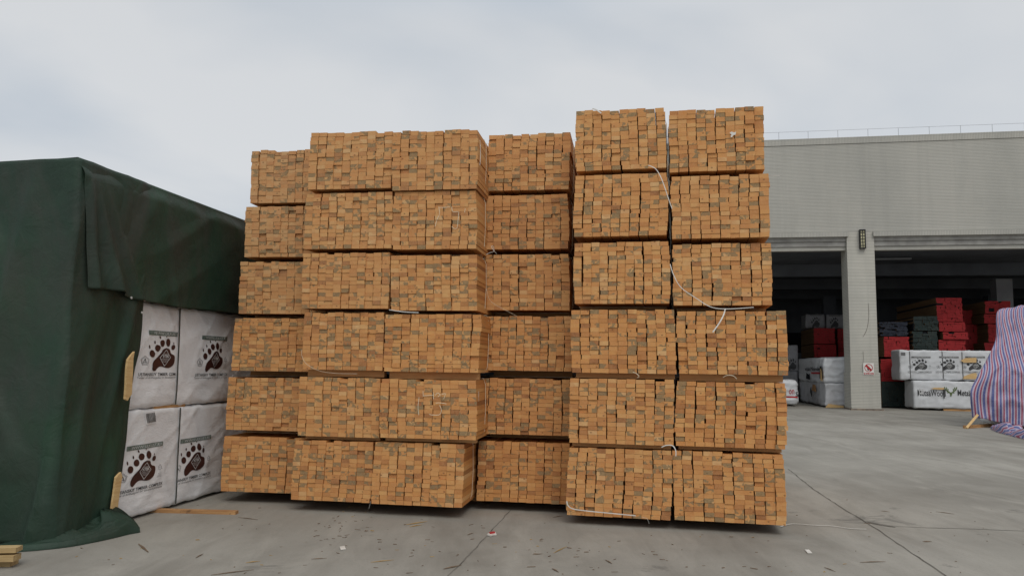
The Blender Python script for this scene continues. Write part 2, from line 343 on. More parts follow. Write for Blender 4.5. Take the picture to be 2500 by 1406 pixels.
def boards(parent, Wd, H, Ld, rnd, top, lean=0, tight=.95):
    nc=max(6,round(Wd/.0945)); nr=max(8,round(H/(.0455 if H<.66 else .0445)))
    pitch=Wd/nc; bw=pitch*tight; items=[]
    colh=[rnd.uniform(.985,1.0) for _ in range(nc)]
    if top: colh=[1+rnd.uniform(-.010,.018)+.010*math.sin(c*1.1+rnd.random()) for c in range(nc)]
    if rnd.random()<.6:                      # a column a board short, or a board proud of the rest
        colh[rnd.randrange(1,nc-1)]*=.975
    drift=[rnd.gauss(0,.0022) for _ in range(nc)]; skew=rnd.uniform(-.006,.006)
    colp=[rnd.gauss(0,.005) for _ in range(nc)]; thk=[[1+rnd.gauss(0,.022) for _ in range(nr)] for _ in range(nc)]
    zz=[]
    for c in range(nc):
        t=sum(thk[c]); acc=0; q=[0]
        for v in thk[c]: acc+=v/t*H*colh[c]; q.append(acc)
        zz.append(q)
    for r in range(nr):
        t=(r+.5)/nr; inset=.012*(2*abs(t-.5))**6; prev=-9; shift=rnd.gauss(0,.0012)
        for c in range(nc):
            drift[c]=.84*drift[c]+rnd.gauss(0,.0019)
            j=rnd.gauss(0,.45)*(pitch-bw)*.8+(rnd.random()<.10)*rnd.choice((-1,1))*rnd.uniform(.003,.009)
            e=(c+.5)/nc*2-1; x=-Wd/2+(c+.5)*pitch-bw/2+drift[c]+j+shift+lean*(t-.5)+skew*math.sin(t*5+c*.3)-inset*e
            x=max(x,prev+.0005); w=bw+rnd.uniform(-.0012,.0008); z=zz[c][r]; hh=zz[c][r+1]-z-.0006-.0020*rnd.random()**3
            y0=colp[c]+rnd.gauss(0,.0028)+(rnd.random()<.06)*rnd.uniform(-.010,.022)
            items.append((r,c,x,x+w,y0,Ld+rnd.uniform(-.02,.02),z+.0002,z+hh,rnd.gauss(0,.0005),rnd.gauss(0,.0006)))
            prev=x+w
    return nc,nr,items
def set_attr(me, seeds, cents):
    n=len(seeds)
    a=me.color_attributes.new('seed','FLOAT_COLOR','POINT'); d=np.ones((n*8,4),np.float32); d[:,:]=np.repeat(np.array(seeds,np.float32),8,0); a.data.foreach_set('color',d.ravel())
    b=me.attributes.new('centre','FLOAT_VECTOR','POINT'); b.data.foreach_set('vector',np.repeat(np.array(cents,np.float32),8,0).ravel())
BF=[(0,1,5,4),(0,3,2,1),(4,5,6,7),(1,2,6,5),(2,3,7,6),(3,0,4,7)]; BM=[0,1,1,1,0,1]
def board_mesh(items, seeds):
    V=[];F=[];M=[];C=[]
    for it in items:
        r,c,x0,x1,y0,y1,z0,z1,dz,dx=it; b=len(V)
        V += [(x0+dx,y0,z0+dz),(x1+dx,y0,z0-dz),(x1,y1,z0),(x0,y1,z0),(x0-dx,y0,z1+dz),(x1-dx,y0,z1-dz),(x1,y1,z1),(x0,y1,z1)]
        F += [tuple(i+b for i in f) for f in BF]; M += BM; C.append(((x0+x1)/2,0,(z0+z1)/2))
    me=bpy.data.meshes.new('board'); me.from_pydata(V,[],F); me.materials.append(BOARD[0]); me.materials.append(BOARD[1])
    me.polygons.foreach_set('material_index',M); me.update(); set_attr(me,seeds,C); return me
def add_bundles():
    rnd=random.Random(11)
    for key,(pl,rows,desc) in BUND.items():
        for lv,(xl,xr,yt,yb) in enumerate(rows):
            ym=(yt+yb)/2; xm=(xl+xr)/2; yo={'C':-.012,'B':.0,'E':-.01,'F':0.012}.get(key,0)+rnd.uniform(-.018,.018)
            if key=='C' and lv==4: yo=-.07
            if key=='A': yo=abs(yo)
            if key in 'BCEF' and lv<3: yo-=(.07,.045,.02)[lv]
            u0=pl.hit(xl,ym,yo)[0]; u1=pl.hit(xr,ym,yo)[0]; z1=pl.hit(xm,yt,yo)[1]; z0=pl.hit(xm,yb,yo)[1]
            if lv==5: z0=max(.095,z0)
            loc=pl.at((u0+u1)/2,z0,yo)
            E=empty('timber_bundle',loc,rad(pl.h),'pine board bundle, %s in %s'%(LV[lv],desc),'timber bundle','sawn timber bundles stacked in the yard')
            BASE[(key,lv)]=(E,pl,yo,(u0+u1)/2,z0,u1-u0,z1-z0)
            Wd,H,Ld=u1-u0,z1-z0,4.0
            nc,nr,items=boards(E,Wd,H,Ld,rnd,lv==0,lean=rnd.uniform(-.02,.02),tight={'A':.965,'B':.952,'C':.948,'D':.945,'E':.936,'F':.934}[key]+rnd.uniform(-.006,.006))
            bt=rnd.uniform(-.10,.06)+{'A':.06,'D':-.04}.get(key,0); sp=rnd.uniform(.0,.1)
            bt+=(-.04 if lv>=3 else .05); mute={'A':.85,'B':.5,'C':.4,'D':.45,'E':.25,'F':.2}[key]*(1 if lv<2 else .75 if lv<3 else .4)+rnd.uniform(-.08,.08); seeds=[(min(1,max(0,rnd.gauss(.53+bt,.23) if rnd.random()>.05 else rnd.uniform(0,.15))),rnd.random(),max(0,min(1,rnd.random()+sp-.05)),mute) for _ in items]
            vis=[]
            for i,it in enumerate(items):
                ok=True
                if key=='A' and it[2]>(BUND['B'][0].o.x*0+0.0)+pl.hit(BUND['B'][1][lv][0],ym,yo)[0]-(u0+u1)/2: ok=False
                a=(it[3]-it[2])*(it[7]-it[6])*(1 if ok else .0) + (.0004 if it[0]==nr-1 and lv>3 else 0)
                vis.append((-a,i))
            vis.sort(); pick=set(i for _,i in vis[:100])
            for i in sorted(pick):
                o=bpy.data.objects.new('board',board_mesh([items[i]],[seeds[i]])); COL.objects.link(o); o.parent=E
            rest=[i for i in range(len(items)) if i not in pick]
            o=bpy.data.objects.new('boards',board_mesh([items[i] for i in rest],[seeds[i] for i in rest])); COL.objects.link(o); o.parent=E; o['kind']='stuff'
            for y in (.42,2.0,3.5):               # girth straps
                b=MB(); x0,x1=-Wd/2-.004,Wd/2+.006; 
                L=[(x0+.02,y,-.004),(x1-.03,y,-.004),(x1-.004,y+.01,.06),(x1+.004,y+.02,H*.5),(x1,y+.01,H-.05),(x1-.02,y,H+.012),(x0+.02,y,H+.012),(x0,y,H-.05),(x0-.003,y,H*.5),(x0,y,.05),(x0+.02,y,-.004)]
                b.tube(L,.0035,5); b.build('strap',M_STRAP,E)
            # bearer under the bundle
            if lv==5: g=z0-.004; zb=0
            else:
                nx=rows[lv+1]; zb=pl.hit((nx[0]+nx[1])/2,nx[2],yo)[1]+.002; g=z0-zb-.003
            if g>.012:
                back=.10 if (lv in(3,4) and key in 'BCEF') else (1.1 if lv==5 else .42)
                b=MB(); b.box(-Wd/2+.03+rnd.uniform(-.02,.03),Wd/2-.02+rnd.uniform(-.02,.01),0,.09,0,g)
                o=b.build('wooden_bearer',M_BEARER); o.location=pl.at((u0+u1)/2,zb,yo+back); o.rotation_euler=(0,0,rad(pl.h))
                tag(o,'spacer beneath the %s bundle of %s'%(LV[lv],desc),'spacer','wooden spacers between the timber bundles')
add_bundles()

def on_face(key,lv,pts,off):            # pixel points on the front of a bundle -> its local coordinates
    E,pl,yo,uc,z0,_,_=BASE[(key,lv)]; out=[]
    for p in pts:
        u,z=pl.hit(p[0],p[1],yo-off-(p[2] if len(p)>2 else 0)); out.append(Vector((u-uc,-off-(p[2] if len(p)>2 else 0),z-z0)))
    return E,out
def tail(key,lv,pts,w,off=.03,mat=None,name='strap_tail',flat=True):
    w*=.6; E,P=on_face(key,lv,pts,off); P=smoothline(P,5); b=MB()
    if flat: b.ribbon(P,w,(0,-1,0))
    else: b.tube(P,w/2,5)
    b.build(name,mat or M_STRAPW,E)
tail('E',1,[(1583,404),(1600,412,.02),(1612,430,.04),(1622,455,.05),(1632,485,.05),(1641,510,.04)],.013,.03)
tail('E',0,[(1446,266),(1456,269),(1468,277)],.02,.03)
tail('F',2,[(1636,645),(1645,672,.02),(1663,702,.03),(1700,728,.03),(1735,749,.03),(1775,754,.02),(1840,750)],.012,.035)
tail('F',3,[(1771,753),(1766,770,.02),(1755,790,.04),(1740,811,.05)],.021,.04)
tail('E',5,[(1384,1222),(1386,1232),(1398,1241),(1430,1246),(1490,1252),(1552,1258)],.016,.025)
tail('B',3,[(737,853),(737,868,.02),(748,888,.03),(780,905,.03),(820,911,.02),(872,912)],.006,.03,M_STRAP,flat=False)
tail('C',2,[(950,756),(985,761),(1022,763)],.014,.02)
tail('D',2,[(1183,625),(1180,660,.01),(1188,708,.02),(1200,737,.02),(1240,760,.02),(1262,772)],.006,.03,M_STRAP,flat=False)
tail('D',1,[(1186,622),(1196,617),(1206,613),(1204,601,.02),(1200,603,.03),(1206,612,.03),(1213,620)],.009,.03)
tail('E',4,[(1615,1091),(1625,1087),(1638,1086),(1646,1091,.02),(1650,1101,.03),(1650,1113,.03)],.016,.03)
tail('E',3,[(1545,908),(1553,911,.02),(1560,918,.02),(1556,922)],.012,.02,M_STRAP)
tail('F',3,[(1765,921),(1775,916,.03),(1790,917,.03),(1799,925)],.012,.02,M_STRAP)
tail('C',0,[(1172,343),(1173,370),(1172,400),(1165,440)],.01,-.12,M_STRAPW)
tail('C',4,[(1168,955),(1168,990),(1168,1035)],.014,-.13,M_STRAPW)
tail('F',1,[(1874,429),(1888,429),(1904,429)],.007,-.2,M_STRAPW,'loose_stick',False)
tail('B',5,[(905,1222),(903,1232),(900,1241)],.004,.01,M_STRAPW,flat=False)
tail('E',5,[(1568,1262),(1580,1266,.01),(1585,1278,.01)],.004,.01,M_STRAPW,flat=False)
def chalk(key,lv,org,k,strokes,mat=M_CHALK,r=.0026):
    b=MB()
    for st in strokes:
        E,P=on_face(key,lv,[(org[0]+x/k,org[1]+y/k) for x,y in st],.022); b.tube(smoothline(P,4),r,5)
    b.build('crayon_mark',mat,E)
chalk('C',1,(540,300),2.93,[[(1556,600),(1562,650),(1545,690),(1530,742)],[(1560,606),(1600,606),(1640,603)],[(1650,600),(1654,632),(1675,637),(1698,635)],[(1700,640),(1694,700),(1688,748),(1668,757),(1650,742)],[(1746,614),(1741,642)]])
chalk('C',4,(520,750),2.557,[[(1287,560),(1280,620),(1285,672)],[(1311,522),(1312,552)],[(1311,553),(1345,550),(1374,549)],[(1374,530),(1377,572)],[(1388,548),(1402,534),(1418,545),(1405,556)],[(1428,543),(1450,538),(1446,556),(1440,572)],[(1390,597),(1420,596),(1457,602)],[(1414,610),(1426,640),(1415,668),(1380,672),(1350,668)]])
# scrap of torn label on a board end
E_,P_=on_face('F',0,[(1781,325),(1786,322),(1792,324),(1797,322),(1796,329),(1790,331),(1787,336),(1783,334),(1786,329)],.024)
b=MB(); b.prism(P_,(0,-.002,0)); b.build('label_scrap',M_STRAPW,E_)

# ------------------------------------------------------------------ left stack: wrapped packs under a green tarpaulin
_d=ray(1550,898); SH=math.degrees(math.atan2(_d.y,_d.x)); P_S=Plane(ground(285,1280),SH)     # u runs away from camera; n points left, into the stack
US,ZT=P_S.hit(190,395)                     # the corner under the tarp
OUT=-P_S.n
def T(curve_body, size, bold=0, shear=0, align='CENTER', spacing=1.0):
    cu=bpy.data.curves.new('t','FONT'); cu.body=curve_body; cu.size=size; cu.offset=bold; cu.shear=shear; cu.align_x=align; cu.space_character=spacing; cu.resolution_u=2
    o=bpy.data.objects.new('t',cu); COL.objects.link(o); bpy.context.view_layer.update()
    me=bpy.data.meshes.new_from_object(o.evaluated_get(bpy.context.evaluated_depsgraph_get()))
    V=[(v.co.x,v.co.y) for v in me.vertices]; F=[tuple(p.vertices) for p in me.polygons]
    bpy.data.objects.remove(o); bpy.data.curves.remove(cu); bpy.data.meshes.remove(me)
    return V,F
def fit(VF,x0,x1,y0,y1):
    V,F=VF; xs=[v[0] for v in V]; ys=[v[1] for v in V]; a,b,c,d=min(xs),max(xs),min(ys),max(ys)
    return [(x0+(x-a)/(b-a)*(x1-x0), y0+(y-c)/(d-c)*(y1-y0)) for x,y in V],F
class Flat:
    def __init__(s): s.V=[];s.F=[]
    def add(s,V,F): b=len(s.V); s.V+=list(V); s.F+=[tuple(i+b for i in f) for f in F]; return s
    def poly(s,P): return s.add(P,[tuple(range(len(P)))])
    def ell(s,cx,cy,rx,ry,rot=0,n=12):
        c,t=math.cos(rot),math.sin(rot); return s.poly([(cx+rx*math.cos(2*PI*k/n)*c-ry*math.sin(2*PI*k/n)*t, cy+rx*math.cos(2*PI*k/n)*t+ry*math.sin(2*PI*k/n)*c) for k in range(n)])
    def line(s,P,w):
        for a,b in zip(P,P[1:]):
            dx,dy=b[0]-a[0],b[1]-a[1]; l=math.hypot(dx,dy) or 1; nx,ny=-dy/l*w/2,dx/l*w/2; ex,ey=dx/l*w*.3,dy/l*w*.3
            s.poly([(a[0]-nx-ex,a[1]-ny-ey),(b[0]-nx+ex,b[1]-ny+ey),(b[0]+nx+ex,b[1]+ny+ey),(a[0]+nx-ex,a[1]+ny-ey)])
        return s
    def grid(s,x0,x1,y0,y1,nx,ny):
        V=[(x0+(x1-x0)*i/nx,y0+(y1-y0)*j/ny) for j in range(ny+1) for i in range(nx+1)]
        return s.add(V,[(j*(nx+1)+i,j*(nx+1)+i+1,(j+1)*(nx+1)+i+1,(j+1)*(nx+1)+i) for j in range(ny) for i in range(nx)])
# logo artwork in a unit frame: x -.5...5 across the company name, y in the same units
def art(X,Y): return ((X-490)/480.0, (780-Y)/480.0)
def make_logo(detail=True):
    L={}
    paw=Flat()
    for cx,cy,rx,ry,a in ((382,730,28,44,.15),(437,663,28,42,.12),(487,602,28,42,.1),(553,590,24,50,.12),(613,645,20,33,-.05),(350,650,7,23,.15),(404,593,8,19,.1),(457,532,8,18,.35),(524,518,4.5,11,0),(612,595,5,12,.2)):
        x,y=art(cx,cy); paw.ell(x,y,rx/480,ry/480,a)
    pad=smoothline([(*art(*p),0) for p in ((537,655),(575,672),(592,720),(630,745),(638,790),(628,850),(594,888),(545,898),(490,880),(457,893),(425,928),(402,934),(388,905),(391,860),(408,812),(440,772),(472,728),(503,675),(537,655))],3)
    paw.poly([(p.x,p.y) for p in pad[:-1]]); L['paw_print']=(paw,M_PAW,.004)
    dm=Flat(); c=[art(*p) for p in ((535,680),(583,772),(517,873),(466,775),(535,680))]; dm.line(c,.010); dm.line([art(497,727),art(561,727)],.007)
    dm.add(*fit(T('УЛК',1,.03),*[art(490,0)[0],art(568,0)[0],art(0,777)[1],art(0,737)[1]])) if detail else None
    dm.line([art(478,790),art(572,790)],.006)
    if detail:
        for y in (803,815,828): dm.line([art(490+(y-800)*.4,y),art(510,y-4),art(530,y+3),art(556-(y-800)*.4,y)],.005)
    L['emblem']=(dm,M_PRINTW,.009)
    bd=Flat(); (x0,y0),(x1,y1)=art(330,510),art(712,455); bd.grid(x0,x1,y0,y1,14,2); L['web_address_band']=(bd,M_BAND,.004)
    tx=Flat(); tx.add(*fit(T('WWW.ULKUST.RU',1,.0),art(378,0)[0],art(692,0)[0],y0+.022,y1-.022)); L['web_address']=(tx,M_PRINTW,.009)
    nm=Flat(); nm.add(*fit(T('USTIANSKIY TIMBER COMPLEX',1,.012),-.5,.5,art(0,992)[1],art(0,955)[1])); L['company_name']=(nm,M_INK,.004)
    sl=Flat(); sl.add(*fit(T('Timber of Arkhangelsk for excellent products',1,0,.25),-.52,.5,art(0,1032)[1],art(0,998)[1])); L['slogan']=(sl,M_GREYINK,.004)
    ic=Flat(); 
    for r in (46,36): ic.line([art(308+r*math.sin(2*PI*k/5),815-1.28*r*math.cos(2*PI*k/5)) for k in range(6)],.006)
    ic.line([art(292,840),art(308,790),art(324,840)],.014); ic.line([art(300,835),art(316,835)],.012)
    ic.line([art(688,735),art(670,765),art(684,765),art(668,790),art(708,790),art(694,765),art(704,765),art(688,735)],.006); ic.line([art(688,790),art(688,808)],.008)
    if detail:
        for y,a,b_ in ((828,680,698),(842,668,706),(856,672,704),(870,664,708),(884,660,706)): ic.line([art(a,y),art(b_,y)],.005)
    L['certification_marks']=(ic,M_GREYINK,.004)
    return L
LOGO=make_logo()
def subdiv(V,F,maxe):                       # triangulate and split long edges so print follows the wrinkles
    bm=bmesh.new(); vs=[bm.verts.new((x,y,0)) for x,y in V]
    for f in F:
        try: bm.faces.new([vs[i] for i in f])
        except ValueError: pass
    bmesh.ops.triangulate(bm,faces=bm.faces[:])
    for _ in range(4):
        e=[q for q in bm.edges if q.calc_length()>maxe]
        if not e: break
        bmesh.ops.subdivide_edges(bm,edges=e,cuts=1); bmesh.ops.triangulate(bm,faces=[f for f in bm.faces if len(f.verts)>3])
    bm.verts.index_update(); R=[(v.co.x,v.co.y) for v in bm.verts]; Q=[tuple(v.index for v in f.verts) for f in bm.faces]; bm.free(); return R,Q
def wrinkled_pack(parent, Lx, Ly, Lz, disp, res, r=.05, mat=None, name='wrap', skip=None):
    """rounded box x 0..Lx, y 0..Ly, z 0..Lz wrapped in film; disp(p)-> outward shift"""
    key={};V=[];F=[]
    def vert(p):
        k=tuple(round(c,4) for c in p)
        if k in key: return key[k]
        core=Vector((min(max(p[0],r),Lx-r),min(max(p[1],r),Ly-r),min(max(p[2],r),Lz-r))); d=Vector(p)-core
        n=d.normalized(); q=core+n*r*1.0; q=q+n*disp(q,n); key[k]=len(V); V.append(q); return key[k]
    dims=(Lx,Ly,Lz)
    for ax in range(3):
        a,b_=[i for i in range(3) if i!=ax]
        na=max(2,int(dims[a]/res)); nb=max(2,int(dims[b_]/res))
        for side in (0,1):
            if skip and (ax,side) in skip: continue
            for i in range(na):
                for j in range(nb):
                    q=[]
                    for (ii,jj) in ((i,j),(i+1,j),(i+1,j+1),(i,j+1)):
                        p=[0,0,0]; p[ax]=dims[ax]*side; p[a]=dims[a]*ii/na; p[b_]=dims[b_]*jj/nb; q.append(vert(p))
                    if (side==0)^(ax==1): q.reverse()
                    F.append(tuple(q))
    return mesh(name,V,F,mat or M_WRAP,parent,smooth=True)
# the wrapped stack: local frame per pack: x along the side plane, -y outward (to the right), z up
P_LEN=6.0; levels=[(0.035,1.095),(1.125,2.20),(2.23,ZT-.03)]
def film_disp(seed,straps,Lz,amp=1.0):
    def f(p,n):
        x,z=p.x,p.z
        # pleats swept out from the straps, slack between them
        d=min(abs(x-s) for s in straps); sgn=1 if min(straps,key=lambda s:abs(x-s))<x else -1
        zz=z+ sgn*d*.35
        a=noise.noise(Vector((x*.9+seed,zz*5.5,seed*3+p.y))); b_=noise.noise(Vector((x*2.2,zz*13,seed+p.y*1.3)))
        low=1-sst(.10,.38,z/Lz)
        v=.005*a+.006*ridge(b_)*(.3+1.1*low)+.006*noise.noise(Vector((x*1.3,z*1.1,seed*7)))
        for (ca,cb,cs) in ((1.0,.55,2.1),(-.35,1.0,1.5),(.7,-.8,1.9)):
            q=ca*x+cb*z; c2=noise.noise(Vector((q*cs*1.7+seed,(cb*x-ca*z)*.7,seed+cs))); v+=.0085*max(0,1-abs(c2)*5.5)
        v+=.010*low*ridge(noise.noise(Vector((x*.5,z*16,seed))))
        c=noise.noise(Vector((x*2.0+z*2.2+seed,z*.8-x*.4,seed))); v+=.012*max(0,1-abs(c)*7)*(1-low*.6)
        v-=.010*math.exp(-(d/.03)**2)
        return v*amp*.7
    return f
def place_art(parent, L, cx, cz, sx, sz, surf, shear=0, clip=None):
    for nm,(fl,mat,lift) in L.items():
        V,F=subdiv(fl.V,fl.F,.09)
        if clip:
            keep=[all(clip[0]<cx+V[i][0]*sx<clip[1] for i in f) for f in F]; F=[f for f,k in zip(F,keep) if k]
            if not F: continue
            used=sorted({i for f in F for i in f}); mp={i:k for k,i in enumerate(used)}; V=[V[i] for i in used]; F=[tuple(mp[i] for i in f) for f in F]
        W_=[]
        for x,y in V:
            px,pz=cx+x*sx, cz+y*sz+x*sx*shear; W_.append(surf(px,pz,lift))
        mesh(nm,W_,F,mat,parent)
def side_uz(px,py): return P_S.hit(px,py)
def left_stack():
    desc=['bottom white wrapped timber pack on the ground, barcode sticker near its top','middle white wrapped timber pack with two paw logos, under the tarpaulin hem','top wrapped timber pack hidden beneath the green tarpaulin']
    for i,(z0,z1) in enumerate(levels):
        straps=[side_uz(432,1100 if i==0 else 870)[0]-US, 3.6, 5.2, .35]
        loc=P_S.at(US,z0,0.0); E=empty('timber_pack',loc,rad(SH),desc[i],'timber pack','white wrapped timber packs under the green tarpaulin')
        H=z1-z0; D=film_disp(3.3+i*5.1,straps,H)
        # local y positive = n = into the stack
        wr=wrinkled_pack(E,P_LEN,1.15,H,D,.024 if i<2 else .12,.035,M_WRAP)
        if i==2: continue
        def surf(x,z,lift,D=D,H=H):
            n=Vector((0,-1,0)); p=Vector((x,0,z)); return p+n*(D(p,n)+lift)
        for s in straps[:3]:
            b=MB(); P=[Vector((s+.008*math.sin(z*3+i),-sum(D(Vector((s,0,min(H-.02,max(.02,z+q)))),Vector((0,-1,0))) for q in (-.12,-.06,0,.06,.12))/5-.012,z)) for z in np.linspace(.005,H-.005,14)]; b.ribbon(P,.019,(0,-1,0),.003); b.build('strap',M_PSTRAP,E)
        if i==1: logos=[((340,858),(444,918),(808,925)),((476,858),(554,918),(820,925))]
        else: logos=[((283,1150),(396,1150),(1085,1203)),((420,1128),(514,1128),(1068,1175))]
        for (a,b_,c) in logos:
            ua=side_uz(a[0],(c[0]+c[1])/2)[0]-US; ub=side_uz(b_[0],(c[0]+c[1])/2)[0]-US; xm=(a[0]+b_[0])/2
            # vertical extent: band top (y=455 art) to slogan bottom
            zt=side_uz(xm,c[0])[1]-z0; zb=side_uz(xm,c[1])[1]-z0; k=(zt-zb)/((1032-455)/480)
            cx=(ua+ub)/2; cz=zt-((780-455)/480)*k
            st=straps[0]; clip=(.0,st-.018) if cx<st else (st+.018,P_LEN)
            place_art(wr,LOGO,cx,cz,(ub-ua),k,surf,shear=(0 if i==1 else 0.0),clip=clip)
        if i==0:                      # barcode sticker
            q=[side_uz(*p) for p in ((350,1006),(375,1002),(381,1032),(354,1037))]; q=[(u-US,z-z0) for u,z in q]
            def bil(s,t): return ((q[3][0]*(1-s)+q[2][0]*s)*(1-t)+(q[0][0]*(1-s)+q[1][0]*s)*t, (q[3][1]*(1-s)+q[2][1]*s)*(1-t)+(q[0][1]*(1-s)+q[1][1]*s)*t)
            g=Flat().grid(0,1,0,1,6,6); mesh('sticker',[surf(*bil(*v),.005) for v in g.V],g.F,simple('paper_white',(.8,.8,.8),.6),E)
            g=Flat(); rb=random.Random(3); x=.1
            while x<.9:
                w=rb.choice((.02,.035,.05)); g.grid(x,min(x+w,.93),.12,.88,1,5); x+=w+rb.choice((.02,.035))
            mesh('barcode',[surf(*bil(*v),.009) for v in g.V],g.F,M_GREYINK,E)
    # wooden spacers between the packs
    for u in (side_uz(425,990)[0]-US, .5, 3.9):
        b=MB(); b.box(-.28,.28,0,1.1,0,.028); o=b.build('wooden_bearer',M_BEARER); o.location=P_S.at(US+u-.05,1.096,.012); o.rotation_euler=(0,0,rad(SH))
        tag(o,{0:'orange wooden spacer beside the strap between the white packs'}.get(0 if u>.6 and u<3 else 1,'wooden spacer hidden between the white packs, %s end'%('near' if u<1 else 'far')),'spacer')
    b=MB(); b.box(-.75,.75,0,.09,0,.034); p=ground(420,1252); q=ground(574,1256); d=(q-p).normalized(); L_=(q-p).length
    b=MB(); b.box(-.5,L_,0,.085,0,.033); o=b.build('wooden_plank',M_WEATHERED); o.location=p; o.rotation_euler=(0,0,math.atan2(d.y,d.x)); tag(o,'rough brown plank on the concrete sticking out from under the white pack','plank')
left_stack()

def tarpaulin():
    E=empty('tarpaulin',P_S.at(US,0,0),rad(SH),'dark green canvas tarpaulin draped over the white wrapped timber stack','tarpaulin')
    # side-sheet right edge (pixels on the side plane)
    ed=[(352,733),(348,800),(343,850),(330,900),(322,950),(317,1000),(310,1080),(301,1150),(293,1210),(286,1290)]
    ez=sorted([(P_S.hit(x,y,-.05)[1],P_S.hit(x,y,-.05)[0]-US) for x,y in ed]); zs=[a for a,_ in ez]; us=[b for _,b in ez]
    def edge(z): return float(np.interp(z,zs,us))
    nf,ns,nz=90,46,110; V=[];F=[]
    FR=3.6
    for j in range(nz+1):
        t=j/nz; z=.015+(ZT+.02-.015)*t
        for i in range(nf+ns+1):
            if i<=nf: a=-FR*(1-i/nf)           # along the front, negative = to the left
            else: a=edge(z)*(i-nf)/ns          # along the side
            # rounded corner
            low=(1-t)
            f=.055+.03*low**2.2; tz=sst(1,.86,t)
            fold=0
            if a<0:
                x=-a
                fold+=.07*low*noise.noise(Vector((x*1.5+.6*low,z*.35,3)))
                fold+=.09*(.35+low)*max(0,1-abs(noise.noise(Vector((x*1.1+z*.22,z*.12,8.5))))*6)+.035*max(0,1-abs(noise.noise(Vector((x*.9-z*.8,z*.5+x*.2,18.5))))*9)
                fold+=.035*noise.noise(Vector((x*.8+z*.9,z*.9,1.7)))+.012*noise.noise(Vector((x*4,z*2.2,7)))
                fold+=.03*math.exp(-((x-1.0-.5*(3.4-z)*.5)/.12)**2)*sst(3.4,2.4,z)
                fold*=.25+.75*tz
                sag=-.05*sst(0,2.5,x)*sst(.85,1,t)
                p=Vector((-(f+fold)*sst(0,.25,x)-.055*(1-sst(0,.25,x)) , 0,0)); 
                base=Vector((0,x,0)); q=base+Vector((-(f+fold),0,0)); q.z=z+sag
                cr=math.exp(-x/.08); q.y-= .055*cr; 
            else:
                fold+=.045*noise.noise(Vector((a*3.2-z*.5,z*.5,5)))*(.4+low)+.035*max(0,1-abs(noise.noise(Vector((a*2.2-z*.55,z*.25,2.2))))*4)+.01*noise.noise(Vector((a*7,z*3,7)))
                cr=math.exp(-a/.08); ff=.045+.05*low*sst(.0,.3,edge(z)-a)
                q=Vector((a-(f*.8)*cr-(f)*.0, -(ff+max(-.02,fold))*1.0*(1-cr*.1), z))
                q.x-= (f)*(1-sst(0,.5,a))*.6*(1-cr)
            V.append(q)
    w=nf+ns+1
    for j in range(nz):
        for i in range(w-1): F.append((j*w+i,j*w+i+1,(j+1)*w+i+1,(j+1)*w+i))
    o=mesh('front_sheet',V,F,M_TARP,E,smooth=True); md=o.modifiers.new('thick','SOLIDIFY'); md.thickness=.004
    # top cover with the flap hanging on the side
    hem=[(193,690),(216,705),(250,706),(285,713),(320,730),(350,735),(400,744),(437,752),(500,757),(545,762),(582,768),(605,771)]
    hz=[(P_S.hit(x,y,-.09)[0]-US,P_S.hit(x,y,-.09)[1]) for x,y in hem]; hu=[a for a,_ in hz]+[6.2]; hh=[b for _,b in hz]+[2.19]
    lft=P_S.hit(212,705,-.09)[0]-US
    V=[];F=[]; nu,nz=150,60
    for j in range(nz+1):
        t=j/nz
        for i in range(nu+1):
            s=i/nu; s2=s**1.35
            u=(lft*(1-t)+.0*t)+ (6.1-lft*(1-t))*s2
            hb=float(np.interp(u,hu,hh)); z=hb+(ZT+.03-hb)*t; dn=1-t
            o_=.075+.02*dn
            o_+=.10*dn*math.exp(-((u-(.10+.40*dn))/(.045+.035*dn))**2)+.05*math.exp(-((u-(.05+.16*dn))/.05)**2)*sst(0,.3,dn)           # the diagonal fold from the corner
            o_+=.06*math.exp(-((u-(.15+.72*dn))/.07)**2)*dn+.03*math.exp(-((u-(1.2+.3*dn))/.06)**2)*dn
            o_+=.03*noise.noise(Vector((u*1.3+z*.6,z*.8,4)))+.012*noise.noise(Vector((u*4+z*1.5,z*2.5,9)))+.02*max(0,1-abs(noise.noise(Vector((u*.9-z*.9,z*.6,12))))*6)
            o_+=.006*math.sin(u*40)*sst(.25,0,t)*noise.noise(Vector((u*3,0,0)))
            o_=o_*(1-sst(.86,1,t))+.035*sst(.86,1,t)
            V.append(Vector((u-.045*math.exp(-u/.1)*t,-o_,z)))
    # carry the sheet over the roof of the stack
    top=[]
    for k in range(1,7):
        for i in range(nu+1):
            b0=V[nz*(nu+1)+i]; V.append(Vector((b0.x,-.02+ k*.62,ZT+.025-.02*k)))
    rows=nz+6
    for j in range(rows):
        for i in range(nu): F.append((j*(nu+1)+i,j*(nu+1)+i+1,(j+1)*(nu+1)+i+1,(j+1)*(nu+1)+i))
    o=mesh('top_flap',V,F,M_TARP,E,smooth=True); md=o.modifiers.new('thick','SOLIDIFY'); md.thickness=.004
    # slack heap of canvas along the ground
    pts=[(-120,1358),(0,1350),(90,1344),(170,1335),(235,1323),(285,1312),(318,1304),(342,1300)]
    P=[ground(*p) for p in pts]; R=[(.09,.03),(.10,.04),(.13,.06),(.16,.08),(.19,.10),(.20,.13),(.18,.14),(.06,.05)]
    C_=smoothline([p+Vector((0,0,0)) for p in P],8); Rr=smoothline([(a,b,0) for a,b in R],8); V=[];F=[]; n=64
